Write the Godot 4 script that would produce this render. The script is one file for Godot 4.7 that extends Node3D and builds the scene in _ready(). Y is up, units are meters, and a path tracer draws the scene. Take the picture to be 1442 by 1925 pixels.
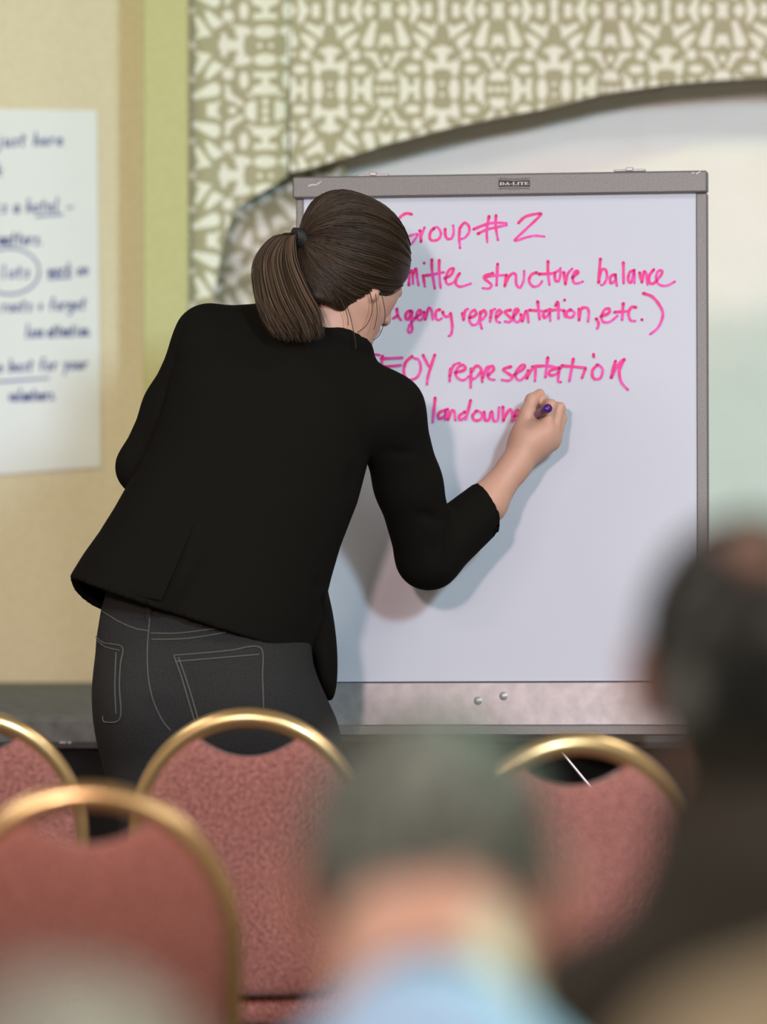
extends Node3D

# ---- camera numbers: a 200 mm class lens, eye height of someone sitting in the audience
const EYE := Vector3(0.0, 1.30, 0.0)
const FOCAL := 10800.0
const PITCH := 0.015046
var cam_basis := Basis(Vector3.RIGHT, -PITCH)
var rng := RandomNumberGenerator.new()
var M := {}
var taken := {}

func at(px: float, py: float, d: float) -> Vector3:
	return EYE + cam_basis * Vector3((px - 721.0) / FOCAL * d, -(py - 962.5) / FOCAL * d, -d)

# ---------------------------------------------------------------- implicit shapes
class Field:
	var prims := []
	func cone(a: Vector3, b: Vector3, ra: float, rb: float, k := 0.012, sub := false) -> void:
		var ba := b - a
		prims.append([0, a, ba, ba.length_squared() + 1e-9, ra, rb - ra, k, sub])
	func chain(pts: Array, k := 0.012) -> void:
		for i in pts.size() - 1:
			cone(pts[i][0], pts[i + 1][0], pts[i][1], pts[i + 1][1], k)
	func ell(c: Vector3, axes: Basis, r: Vector3, k := 0.012, sub := false) -> void:
		var m := Basis(axes.x.normalized() / r.x, axes.y.normalized() / r.y, axes.z.normalized() / r.z).transposed()
		prims.append([1, c, m, 0.0, 0.0, 0.0, k, sub])
	func half(c: Vector3, n: Vector3, k := 0.004) -> void:   # keeps the side the normal points away from
		prims.append([2, c, n.normalized(), 0.0, 0.0, 0.0, k, true])
	func base(_p: Vector3) -> float:
		return 10.0
	func after(_p: Vector3, v: float) -> float:
		return v
	var act := []
	var culled := false
	func one(q: Array, p: Vector3) -> float:
		if q[0] == 0:
			var pa: Vector3 = p - q[1]
			var h: float = clampf(pa.dot(q[2]) / q[3], 0.0, 1.0)
			return (pa - q[2] * h).length() - q[4] - q[5] * h
		if q[0] == 1:
			var m: Basis = q[2]
			var w: Vector3 = m * (p - q[1])
			var k0 := w.length()
			if k0 < 0.05:
				return -0.02
			return k0 * (k0 - 1.0) / maxf((w * m).length(), 1e-5)
		return -(p - q[1]).dot(q[2])
	# keep only the pieces that can matter within r of c
	func cull(c: Vector3, r: float, v: float) -> void:
		act = []
		for q in prims:
			var e := one(q, c)
			var s := 2.0 * r if q[0] != 1 else 3.2 * r
			if q[7]:
				if e < s + q[6] + maxf(-v, 0.0):
					act.append(q)
			elif e < maxf(v, 0.0) + s + q[6]:
				act.append(q)
		culled = true
	func d(p: Vector3) -> float:
		var v := base(p)
		for q in (act if culled else prims):
			var e := one(q, p)
			var k: float = q[6]
			if q[7]:
				var hs := maxf(k - absf(v + e), 0.0) / k
				v = maxf(v, -e) + hs * hs * k * 0.25
			else:
				var hh := maxf(k - absf(v - e), 0.0) / k
				v = minf(v, e) - hh * hh * k * 0.25
		return after(p, v)
	func grad(p: Vector3) -> Vector3:
		var e := 0.0015
		var g := Vector3(1, -1, -1) * d(p + Vector3(e, -e, -e)) + Vector3(-1, -1, 1) * d(p + Vector3(-e, -e, e)) + Vector3(-1, 1, -1) * d(p + Vector3(-e, e, -e)) + Vector3(1, 1, 1) * d(p + Vector3(e, e, e))
		return g.normalized() if g.length_squared() > 1e-14 else Vector3.UP
	func color(_p: Vector3) -> Color:
		return Color.WHITE

func nets(f: Field, lo: Vector3, hi: Vector3, c: float, colored := false) -> ArrayMesh:
	var B := 4
	var bx := int(ceil((hi.x - lo.x) / c / B))
	var by := int(ceil((hi.y - lo.y) / c / B))
	var bz := int(ceil((hi.z - lo.z) / c / B))
	var nx := bx * B + 1
	var ny := by * B + 1
	var nz := bz * B + 1
	var vals := PackedFloat32Array()
	vals.resize(nx * ny * nz)
	vals.fill(99.0)
	var ids := PackedInt32Array()
	ids.resize(nx * ny * nz)
	ids.fill(-1)
	var active := []
	var reach := B * c * 0.5 * 1.75 * 1.35 + 0.004
	for k in bz:
		for j in by:
			for i in bx:
				var mid := lo + Vector3(i + 0.5, j + 0.5, k + 0.5) * c * B
				var v0 := f.d(mid)
				if absf(v0) < reach:
					active.append([Vector3i(i * B, j * B, k * B), mid, v0])
	var normals := PackedVector3Array()
	for ab in active:
		var a: Vector3i = ab[0]
		f.cull(ab[1], B * c * 0.87 + 0.003, ab[2])
		for k in B + 1:
			for j in B + 1:
				var row: int = ((a.z + k) * ny + a.y + j) * nx + a.x
				for i in B + 1:
					if vals[row + i] > 90.0:
						vals[row + i] = f.d(lo + Vector3(a.x + i, a.y + j, a.z + k) * c)
	var verts := PackedVector3Array()
	var sy := nx
	var sz := nx * ny
	var offs := [0, 1, sy, sy + 1, sz, sz + 1, sz + sy, sz + sy + 1]
	var cell_of := PackedInt32Array()
	for ab in active:
		var a: Vector3i = ab[0]
		f.cull(ab[1], B * c * 0.87 + 0.003, ab[2])
		for k in B:
			for j in B:
				for i in B:
					var at0: int = ((a.z + k) * ny + a.y + j) * nx + a.x + i
					var neg := 0
					for o in offs:
						if vals[at0 + o] < 0.0:
							neg += 1
					if neg == 0 or neg == 8:
						continue
					var s := Vector3.ZERO
					var n := 0
					for e in [[0, 1], [2, 3], [4, 5], [6, 7], [0, 2], [1, 3], [4, 6], [5, 7], [0, 4], [1, 5], [2, 6], [3, 7]]:
						var va := vals[at0 + offs[e[0]]]
						var vb := vals[at0 + offs[e[1]]]
						if (va < 0.0) != (vb < 0.0):
							var tt := va / (va - vb)
							var pa := Vector3(e[0] & 1, (e[0] >> 1) & 1, (e[0] >> 2) & 1)
							var pb := Vector3(e[1] & 1, (e[1] >> 1) & 1, (e[1] >> 2) & 1)
							s += pa.lerp(pb, tt)
							n += 1
					ids[at0] = verts.size()
					cell_of.append(at0)
					var p := lo + (Vector3(a.x + i, a.y + j, a.z + k) + s / n) * c
					var g := f.grad(p)
					p -= g * clampf(f.d(p), -c, c) * 0.8
					verts.append(p)
					normals.append(g)
	f.culled = false
	var index := PackedInt32Array()
	for v in verts.size():
		var at0 := cell_of[v]
		var here := vals[at0]
		for ax in 3:
			var st: int = [1, sy, sz][ax]
			var s1: int = [sy, sz, 1][ax]
			var s2: int = [sz, 1, sy][ax]
			if at0 + st >= vals.size() or at0 - s1 - s2 < 0:
				continue
			var there := vals[at0 + st]
			if there > 90.0 or (here < 0.0) == (there < 0.0):
				continue
			var b := ids[at0 - s1]
			var cc := ids[at0 - s1 - s2]
			var dd := ids[at0 - s2]
			if b < 0 or cc < 0 or dd < 0:
				continue
			if here < 0.0:
				index.append_array([v, cc, b, v, dd, cc])
			else:
				index.append_array([v, b, cc, v, cc, dd])
	var arr := []
	arr.resize(Mesh.ARRAY_MAX)
	arr[Mesh.ARRAY_VERTEX] = verts
	arr[Mesh.ARRAY_NORMAL] = normals
	arr[Mesh.ARRAY_INDEX] = index
	if colored:
		var cols := PackedColorArray()
		for p in verts:
			cols.append(f.color(p))
		arr[Mesh.ARRAY_COLOR] = cols
	var m := ArrayMesh.new()
	if index.size():
		m.add_surface_from_arrays(Mesh.PRIMITIVE_TRIANGLES, arr)
	return m

# where a line of sight of the builder first meets a field (used to lay seams and threads on cloth)
func touch(f: Field, px: float, py: float, d0: float, d1: float) -> Array:
	var d := d0
	while d < d1:
		var p := at(px, py, d)
		var v := f.d(p)
		if v < 0.0006:
			return [p, f.grad(p)]
		d += maxf(v * 0.7, 0.0005)
	return []

# ---------------------------------------------------------------- mesh helpers
func st_new() -> SurfaceTool:
	var st := SurfaceTool.new()
	st.begin(Mesh.PRIMITIVE_TRIANGLES)
	return st

func tri(st: SurfaceTool, a: Vector3, b: Vector3, c: Vector3) -> void:
	st.add_vertex(a); st.add_vertex(c); st.add_vertex(b)

func quad(st: SurfaceTool, a: Vector3, b: Vector3, c: Vector3, d: Vector3) -> void:
	tri(st, a, b, c); tri(st, a, c, d)

# box with chamfered edges, counter-clockwise faces seen from outside turned by tri()
func cbox(st: SurfaceTool, c: Vector3, size: Vector3, b := 0.003, xf := Transform3D()) -> void:
	var h := size * 0.5
	b = minf(b, minf(h.x, minf(h.y, h.z)) * 0.9)
	st.set_smooth_group(-1)
	var P := func(sx, sy, sz, ax):
		var v := Vector3(sx * (h.x - (0.0 if ax == 0 else b)), sy * (h.y - (0.0 if ax == 1 else b)), sz * (h.z - (0.0 if ax == 2 else b)))
		return xf * (c + v)
	for s in [-1, 1]:
		var q := [[P.call(s, -1, -1, 0), P.call(s, 1, -1, 0), P.call(s, 1, 1, 0), P.call(s, -1, 1, 0)], [P.call(-1, s, -1, 1), P.call(-1, s, 1, 1), P.call(1, s, 1, 1), P.call(1, s, -1, 1)], [P.call(-1, -1, s, 2), P.call(1, -1, s, 2), P.call(1, 1, s, 2), P.call(-1, 1, s, 2)]]
		for f in q:
			if s > 0:
				quad(st, f[0], f[1], f[2], f[3])
			else:
				quad(st, f[3], f[2], f[1], f[0])
	for s in [-1, 1]:
		for t in [-1, 1]:
			var e := [[P.call(-1, s, t, 1), P.call(1, s, t, 1), P.call(1, s, t, 2), P.call(-1, s, t, 2)], [P.call(s, -1, t, 2), P.call(s, 1, t, 2), P.call(s, 1, t, 0), P.call(s, -1, t, 0)], [P.call(s, t, -1, 0), P.call(s, t, 1, 0), P.call(s, t, 1, 1), P.call(s, t, -1, 1)]]
			for f in e:
				if s * t > 0:
					quad(st, f[3], f[2], f[1], f[0])
				else:
					quad(st, f[0], f[1], f[2], f[3])
			for r in [-1, 1]:
				if s * t * r > 0:
					tri(st, P.call(s, t, r, 0), P.call(s, t, r, 1), P.call(s, t, r, 2))
				else:
					tri(st, P.call(s, t, r, 0), P.call(s, t, r, 2), P.call(s, t, r, 1))

func smooth_pts(pts: Array, each: int) -> PackedVector3Array:
	var out := PackedVector3Array()
	for i in pts.size() - 1:
		var p0: Vector3 = pts[maxi(i - 1, 0)]
		var p1: Vector3 = pts[i]
		var p2: Vector3 = pts[i + 1]
		var p3: Vector3 = pts[mini(i + 2, pts.size() - 1)]
		for k in each:
			out.append(p1.cubic_interpolate(p2, p0, p3, float(k) / each))
	out.append(pts[pts.size() - 1])
	return out

# tube along points; radius a number or an array; flat = second radius factor along the given side axis
func tube(st: SurfaceTool, pts: PackedVector3Array, rad: Variant, sides := 8, side_axis := Vector3.ZERO, flat := 1.0, closed := false) -> void:
	st.set_smooth_group(1)
	var rings := []
	var up := side_axis
	var n := pts.size()
	for i in n:
		var dir := (pts[mini(i + 1, n - 1)] - pts[maxi(i - 1, 0)]).normalized()
		if closed:
			dir = (pts[(i + 1) % n] - pts[(i - 1 + n) % n]).normalized()
		if side_axis == Vector3.ZERO:
			if i == 0:
				up = dir.cross(Vector3(0.31, 0.9, 0.2)).normalized()
			up = (up - dir * up.dot(dir)).normalized()
		else:
			up = (side_axis - dir * side_axis.dot(dir)).normalized()
		var other := dir.cross(up)
		var r: float = rad[i] if rad is Array or rad is PackedFloat32Array else rad
		var ring := PackedVector3Array()
		for k in sides:
			var a := TAU * k / sides
			ring.append(pts[i] + up * cos(a) * r * flat + other * sin(a) * r)
		rings.append(ring)
	for i in (n if closed else n - 1):
		var r0: PackedVector3Array = rings[i]
		var r1: PackedVector3Array = rings[(i + 1) % n]
		for k in sides:
			var k2 := (k + 1) % sides
			quad(st, r0[k], r0[k2], r1[k2], r1[k])
	if not closed:
		st.set_smooth_group(-1)
		for k in sides:
			var k2 := (k + 1) % sides
			tri(st, pts[0], rings[0][k2], rings[0][k])
			tri(st, pts[n - 1], rings[n - 1][k], rings[n - 1][k2])

# lathe of [radius, height] pairs round local y
func lathe(st: SurfaceTool, prof: Array, xf := Transform3D(), sides := 24) -> void:
	st.set_smooth_group(1)
	for i in prof.size() - 1:
		for k in sides:
			var a := TAU * k / sides
			var b := TAU * (k + 1) / sides
			var p := func(j, ang): return xf * Vector3(cos(ang) * prof[j][0], prof[j][1], sin(ang) * prof[j][0])
			quad(st, p.call(i, b), p.call(i, a), p.call(i + 1, a), p.call(i + 1, b))

# grid surface from a callable (i, j) -> Vector3, with uv from a second callable
func grid(nu: int, nv: int, pos: Callable, uv: Callable, flip := false) -> ArrayMesh:
	var st := st_new()
	st.set_smooth_group(1)
	for j in nv + 1:
		for i in nu + 1:
			st.set_uv(uv.call(i, j))
			st.add_vertex(pos.call(i, j))
	for j in nv:
		for i in nu:
			var a := j * (nu + 1) + i
			var w := [a, a + 1, a + nu + 2, a, a + nu + 2, a + nu + 1]
			if flip:
				w.reverse()
			for x in w:
				st.add_index(x)
	st.generate_normals()
	return st.commit()

func done(st: SurfaceTool, normals := true) -> ArrayMesh:
	if normals:
		st.generate_normals()
	return st.commit()

func put(mesh: Mesh, called: String, m: Material, parent: Node = self) -> MeshInstance3D:
	var o := MeshInstance3D.new()
	o.mesh = mesh
	o.material_override = m
	if parent == self:
		o.name = numbered(called)
	else:
		o.name = called
	parent.add_child(o, true)
	return o

func numbered(called: String) -> String:
	var n: int = taken.get(called, 0)
	taken[called] = n + 1
	return called if n == 0 else "%s_%03d" % [called, n]

func thing(called: String, label: String, category: String, where := Vector3.ZERO, turn := 0.0, group := "") -> Node3D:
	var o := Node3D.new()
	o.name = numbered(called)
	add_child(o)
	o.position = where
	o.rotation.y = turn
	return tag(o, label, category, group)

func tag(o: Node3D, label: String, category: String, group := "", kind := "") -> Node3D:
	o.set_meta("label", label)
	o.set_meta("category", category)
	if group:
		o.set_meta("group", group)
	if kind:
		o.set_meta("kind", kind)
	return o

func structure(o: Node3D, label: String, category: String) -> Node3D:
	return tag(o, label, category, "", "structure")

func rgb(r: float, g: float, b: float) -> Color:
	return Color(r / 255.0, g / 255.0, b / 255.0)

func mat(c: Color, rough := 0.8, metal := 0.0) -> StandardMaterial3D:
	var m := StandardMaterial3D.new()
	m.albedo_color = c
	m.roughness = rough
	m.metallic = metal
	return m

func noise_tex(freq: float, size: int, lo: Color, hi: Color, kind := FastNoiseLite.TYPE_SIMPLEX, oct := 3, sd := 1) -> NoiseTexture2D:
	var n := FastNoiseLite.new()
	n.noise_type = kind
	n.frequency = freq
	n.fractal_octaves = oct
	n.seed = sd
	var t := NoiseTexture2D.new()
	t.width = size
	t.height = size
	t.seamless = true
	t.noise = n
	var g := Gradient.new()
	g.set_color(0, lo)
	g.set_color(1, hi)
	t.color_ramp = g
	return t

func tri_mat(tex: Texture2D, scale: float, rough := 0.85, bump: Texture2D = null, depth := 0.1) -> StandardMaterial3D:
	var m := mat(Color.WHITE, rough)
	m.albedo_texture = tex
	m.uv1_triplanar = true
	m.uv1_scale = Vector3.ONE * scale
	if bump:
		m.heightmap_enabled = true
		m.heightmap_texture = bump
		m.heightmap_scale = depth
	return m

# ---------------------------------------------------------------- set-up
func _ready() -> void:
	rng.seed = 7
	setup_camera()
	setup_light()
	materials()
	build_room()
	build_stage()
	build_drapery()
	build_easel()
	build_wall_sheet()
	build_chairs()
	build_presenter()
	build_audience()

func setup_camera() -> void:
	var cam := Camera3D.new()
	cam.name = "camera"
	add_child(cam)
	var lens := CameraAttributesPhysical.new()
	lens.frustum_focal_length = FOCAL / 1925.0 * 35.0
	lens.exposure_aperture = 2.4
	lens.frustum_focus_distance = 9.72
	lens.frustum_near = 0.1
	lens.frustum_far = 60.0
	cam.attributes = lens
	cam.fov = rad_to_deg(2.0 * atan(1925.0 / 2.0 / FOCAL))
	cam.transform = Transform3D(cam_basis, EYE)
	cam.current = true

func setup_light() -> void:
	var env := Environment.new()
	env.background_mode = Environment.BG_COLOR
	env.background_color = Color.BLACK
	env.tonemap_mode = Environment.TONE_MAPPER_LINEAR
	env.tonemap_exposure = 1.0
	env.sdfgi_enabled = true
	env.ssao_enabled = true
	env.ssil_enabled = true
	var we := WorldEnvironment.new()
	we.name = "world"
	we.environment = env
	add_child(we)
	# ceiling troffers of the meeting room, over the audience and before the stage
	var k := 0
	for p in [[-2.3, -1.0, 15.0], [2.3, -1.0, 15.0], [-2.3, -4.6, 5.0], [2.3, -4.6, 5.0], [-2.3, -8.4, 4.2], [2.3, -8.4, 4.2]]:
		ceiling_light(Vector3(p[0], CEIL, p[1]), p[2], ["above the seats behind the viewer, on the left", "above the seats behind the viewer, on the right", "above the middle of the audience, on the left", "above the middle of the audience, on the right", "nearest the stage, on the left", "nearest the stage, on the right"][k])
		k += 1
	# colour-mixing spotlights hung under the ceiling
	stage_spot(Vector3(-1.05, 2.50, -3.2), Vector3(0.15, 1.35, -10.0), Color(1.0, 0.87, 0.87), 17.0, 0.18, 18.0, "pink stage spotlight hung left over the audience")
	stage_spot(Vector3(1.75, 3.02, -3.5), Vector3(0.15, 1.35, -10.0), Color(0.78, 0.92, 1.0), 23.5, 0.26, 18.0, "pale blue stage spotlight hung right over the audience")
	stage_spot(Vector3(-1.0, 3.02, -9.2), Vector3(-0.40, 2.25, -11.5), Color(0.82, 1.0, 0.45), 1.2, 0.10, 30.0, "green stage spotlight hung close to the patterned drapes")
	stage_spot(Vector3(1.9, 3.02, -9.6), Vector3(0.70, 2.35, -11.4), Color(1.0, 0.50, 0.42), 0.9, 0.10, 17.0, "red stage spotlight hung over the right of the stage")
	stage_spot(Vector3(2.4, 3.02, -6.6), Vector3(0.0, 1.0, -4.0), Color(0.50, 1.0, 0.85), 13.0, 0.12, 30.0, "mint stage spotlight turned on the audience from the right")

const CEIL := 3.3

func ceiling_light(p: Vector3, energy: float, where: String) -> void:
	var t := thing("ceiling_light", "flat white ceiling light panel " + where, "light", p, 0.0, "ceiling light panels")
	var st := st_new()
	for s in [[0.0, 0.305, 1.26, 0.02], [0.0, -0.305, 1.26, 0.02]]:
		cbox(st, Vector3(0, -0.012, s[1]), Vector3(s[2], 0.024, s[3]), 0.002)
	for s in [-1, 1]:
		cbox(st, Vector3(s * 0.62, -0.012, 0), Vector3(0.02, 0.024, 0.59), 0.002)
	put(done(st), "frame", mat(rgb(225, 225, 222), 0.5), t)
	st = st_new()
	cbox(st, Vector3(0, -0.008, 0), Vector3(1.22, 0.012, 0.588), 0.002)
	var m := mat(rgb(240, 240, 235), 0.6)
	m.emission_enabled = true
	m.emission = Color(1.0, 0.98, 0.95)
	m.emission_energy_multiplier = 3.0
	put(done(st), "diffuser", m, t)
	var a := AreaLight3D.new()
	a.name = "lamp"
	a.area_size = Vector2(1.2, 0.58)
	a.light_energy = energy
	a.light_color = Color(1.0, 0.98, 0.95)
	a.shadow_enabled = true
	a.area_range = 30.0
	a.rotation.x = -PI / 2
	a.position.y = -0.03
	t.add_child(a)

func stage_spot(p: Vector3, aim: Vector3, c: Color, energy: float, size: float, cone: float, label: String) -> void:
	var t := thing("stage_spotlight", label, "spotlight", p, 0.0, "stage spotlights under the ceiling")
	var dir := (aim - p).normalized()
	var side := dir.cross(Vector3.UP).normalized()
	var xf := Transform3D(Basis(side, -dir, side.cross(-dir)), Vector3.ZERO)
	var st := st_new()
	lathe(st, [[0.0, 0.20], [0.06, 0.19], [0.085, 0.14], [0.095, 0.0], [0.10, -0.02], [0.09, -0.02], [0.085, 0.0]], xf)
	put(done(st), "housing", mat(rgb(22, 22, 22), 0.5), t)
	st = st_new()
	lathe(st, [[0.0, 0.003], [0.085, 0.003], [0.085, -0.003], [0.0, -0.003]], xf)
	var m := mat(c, 0.4)
	m.emission_enabled = true
	m.emission = c
	m.emission_energy_multiplier = 4.0
	put(done(st), "lens", m, t)
	st = st_new()
	var q := PackedVector3Array()
	for i in 13:
		var a := PI * i / 12.0
		q.append(side * cos(a) * 0.115 + Vector3(0, sin(a) * 0.16, 0))
	tube(st, q, 0.008, 6)
	tube(st, PackedVector3Array([Vector3(0, 0.15, 0), Vector3(0, CEIL - p.y, 0)]), 0.012, 8)
	put(done(st), "yoke", mat(rgb(30, 30, 30), 0.5), t)
	var l := SpotLight3D.new()
	l.name = "lamp"
	l.light_color = c
	l.light_energy = energy
	l.light_size = size
	l.spot_angle = cone
	l.spot_angle_attenuation = 0.4
	l.spot_range = 30.0
	l.spot_attenuation = 2.0
	l.shadow_enabled = true
	t.add_child(l)
	l.transform = Transform3D(Basis.looking_at(dir), dir * 0.05)

func materials() -> void:
	var fine := noise_tex(0.06, 256, Color(0.35, 0.35, 0.35), Color(0.65, 0.65, 0.65), FastNoiseLite.TYPE_SIMPLEX, 4, 3)
	M.wall = tri_mat(noise_tex(0.05, 256, rgb(222, 208, 182), rgb(230, 217, 194), FastNoiseLite.TYPE_SIMPLEX, 4, 5), 3.0, 0.85, fine, 0.03)
	M.pilaster = tri_mat(noise_tex(0.05, 256, rgb(194, 190, 140), rgb(202, 198, 148), FastNoiseLite.TYPE_SIMPLEX, 4, 6), 3.0, 0.8, fine, 0.02)
	M.cream = tri_mat(noise_tex(0.02, 256, rgb(246, 247, 241), rgb(250, 251, 246), FastNoiseLite.TYPE_SIMPLEX, 3, 7), 1.0, 0.8)
	M.ceiling = mat(rgb(225, 222, 212), 0.9)
	M.carpet = tri_mat(noise_tex(0.05, 256, rgb(44, 30, 30), rgb(66, 44, 42), FastNoiseLite.TYPE_CELLULAR, 2, 8), 4.0, 0.95)
	M.deck = tri_mat(noise_tex(0.03, 256, rgb(92, 97, 96), rgb(122, 126, 124), FastNoiseLite.TYPE_SIMPLEX, 5, 9), 2.5, 0.9)
	M.skirt = mat(rgb(14, 14, 14), 0.95)
	var ham := noise_tex(0.09, 256, Color(0.3, 0.3, 0.3), Color(0.7, 0.7, 0.7), FastNoiseLite.TYPE_SIMPLEX, 3, 11)
	M.grey_metal = tri_mat(noise_tex(0.12, 256, rgb(102, 99, 96), rgb(130, 127, 123), FastNoiseLite.TYPE_SIMPLEX, 3, 12), 9.0, 0.5, ham, 0.03)
	M.grey_metal.metallic = 0.25
	M.tray = tri_mat(noise_tex(0.02, 256, rgb(138, 135, 134), rgb(158, 155, 154), FastNoiseLite.TYPE_SIMPLEX, 4, 13), 5.0, 0.38)
	M.tray.metallic = 0.35
	M.paper = mat(rgb(196, 197, 205), 0.75)
	M.sheet = mat(rgb(236, 238, 246), 0.75)
	M.dark_edge = mat(rgb(40, 38, 60), 0.8)
	M.gold = mat(rgb(192, 160, 110), 0.30, 0.8)
	M.gold.clearcoat_enabled = true
	M.gold.clearcoat = 0.4
	M.gold.clearcoat_roughness = 0.2
	var sp := noise_tex(0.11, 512, rgb(78, 38, 36), rgb(186, 124, 114), FastNoiseLite.TYPE_SIMPLEX, 2, 14)
	sp.color_ramp.add_point(0.42, rgb(128, 78, 68))
	sp.color_ramp.add_point(0.62, rgb(146, 92, 80))
	M.rose = tri_mat(sp, 2.4, 0.9, fine, 0.05)
	M.rose.rim_enabled = true
	M.rose.rim = 0.35
	M.rose.rim_tint = 0.7
	M.glide = mat(rgb(25, 24, 23), 0.6)
	M.ink = mat(Color.WHITE, 0.55)
	M.ink.vertex_color_use_as_albedo = true
	M.blue_ink = mat(rgb(70, 78, 168), 0.6)
	M.jacket = tri_mat(noise_tex(0.16, 256, rgb(13, 12, 10), rgb(27, 25, 20), FastNoiseLite.TYPE_SIMPLEX, 3, 15), 14.0, 0.9)
	M.jacket.metallic_specular = 0.18
	M.seam = mat(rgb(23, 22, 19), 0.95)
	M.seam.metallic_specular = 0.15
	M.jeans = tri_mat(noise_tex(0.14, 256, rgb(28, 28, 28), rgb(58, 57, 55), FastNoiseLite.TYPE_SIMPLEX, 4, 16), 9.0, 0.9)
	M.jeans.metallic_specular = 0.22
	M.thread = mat(rgb(92, 90, 83), 0.8)
	M.skin = mat(Color.WHITE, 0.55)
	M.skin.vertex_color_use_as_albedo = true
	M.skin.subsurf_scatter_enabled = true
	M.skin.subsurf_scatter_strength = 0.15
	M.purple = mat(rgb(74, 22, 110), 0.3)
	M.barrel = tri_mat(noise_tex(0.1, 128, rgb(120, 70, 110), rgb(168, 120, 150), FastNoiseLite.TYPE_SIMPLEX, 2, 17), 30.0, 0.4)
	M.hair = mat(Color.WHITE, 0.52)
	M.hair.metallic_specular = 0.35
	M.hair.vertex_color_use_as_albedo = true
	M.shoe = mat(rgb(20, 19, 18), 0.45)

func slab(called: String, c: Vector3, size: Vector3, m: Material, label: String, category: String) -> void:
	var st := st_new()
	cbox(st, c, size, 0.004)
	structure(put(done(st), called, m), label, category)

const LEFT_WALL_Z := -11.75
const BACK_Z := -11.80

func build_room() -> void:
	slab("floor", Vector3(0, -0.05, -4.7), Vector3(10.2, 0.1, 15.6), M.carpet, "dark red brown carpeted floor under the chairs", "floor")
	slab("ceiling", Vector3(0, CEIL + 0.05, -4.7), Vector3(10.2, 0.1, 15.6), M.ceiling, "off-white flat ceiling above the meeting room", "ceiling")
	slab("wall_right", Vector3(5.05, CEIL / 2, -4.7), Vector3(0.1, CEIL, 15.4), M.wall, "beige side wall to the right of the seats", "wall")
	slab("wall_left", Vector3(-5.05, CEIL / 2, -4.7), Vector3(0.1, CEIL, 15.4), M.wall, "beige side wall to the left of the seats", "wall")
	slab("wall_rear", Vector3(0, CEIL / 2, 3.05), Vector3(10.0, CEIL, 0.1), M.wall, "beige wall at the rear of the room behind the audience", "wall")
	# beige front wall left of the alcove, the narrow pilaster at its end, the cream wall deep in the alcove
	var xe := at(300, 600, -LEFT_WALL_Z).x
	slab("wall_front", Vector3((-5.0 + xe) / 2, CEIL / 2, LEFT_WALL_Z - 0.1), Vector3(5.0 + xe, CEIL, 0.2), M.wall, "beige fabric-textured wall behind the blue handwritten sheet", "wall")
	var xa := at(269, 600, 11.53).x
	var xb := at(355, 600, 11.53).x
	slab("trim_1", Vector3((xa + xb) / 2, CEIL / 2, (LEFT_WALL_Z - 11.53) / 2), Vector3(xb - xa, CEIL, -LEFT_WALL_Z - 11.53), M.pilaster, "narrow yellow-green pilaster beside the patterned drape", "pilaster")
	slab("wall_back", Vector3((xe + 5.0) / 2, CEIL / 2, BACK_Z - 0.05), Vector3(5.0 - xe, CEIL, 0.1), M.cream, "plain cream wall inside the arched alcove behind the easel", "wall")

func build_stage() -> void:
	var top := 0.775
	var zf := -10.40
	var t := thing("stage", "low stage with grey carpeted deck and black pleated skirt", "stage", Vector3(0, 0, zf))
	var st := st_new()
	cbox(st, Vector3(0, top - 0.03, -0.672), Vector3(9.9, 0.06, 1.345), 0.012)
	put(done(st), "deck", M.deck, t)
	var nu := 900
	var m := grid(nu, 6, func(i, j):
		var x: float = -4.95 + 9.9 * i / nu
		var y: float = 0.004 + (top - 0.062) * j / 6.0
		var amp: float = 0.010 + 0.012 * (1.0 - j / 6.0)
		return Vector3(x, y, -0.03 + amp * (sin(x * 42.0 + 0.7 * sin(x * 7.0)))),
		func(i, j): return Vector2(i * 0.02, j * 0.2), true)
	put(m, "skirt", M.skirt, t)
	# a worn white scrap of tape on the skirt
	st = st_new()
	var a := at(118, 1396, -zf - 0.04) - t.position
	cbox(st, a, Vector3(0.012, 0.0025, 0.002), 0.0005)
	cbox(st, a + Vector3(0.012, 0.0, 0.0), Vector3(0.006, 0.003, 0.002), 0.0005)
	put(done(st), "tape_scrap", mat(rgb(200, 200, 195), 0.6), t)

# ---------------------------------------------------------------- patterned drapery
var print_tex: ImageTexture

func in_shape(s: Array, u: float, v: float) -> bool:
	match s[0]:
		"e":
			var a: float = (u - s[1]) / s[3]
			var b: float = (v - s[2]) / s[4]
			return a * a + b * b < 1.0
		"c":
			var p := Vector2(u, v)
			var q := Geometry2D.get_closest_point_to_segment(p, s[1], s[2])
			var f: float = (q - s[1]).length() / (s[2] - s[1]).length()
			return p.distance_to(q) < lerpf(s[3], s[4], f)
		"p":
			return Geometry2D.is_point_in_polygon(Vector2(u, v), s[1])
	return false

func poly(a: Array) -> PackedVector2Array:
	var p := PackedVector2Array()
	for i in range(0, a.size(), 2):
		p.append(Vector2(a[i], a[i + 1]))
	return p

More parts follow.
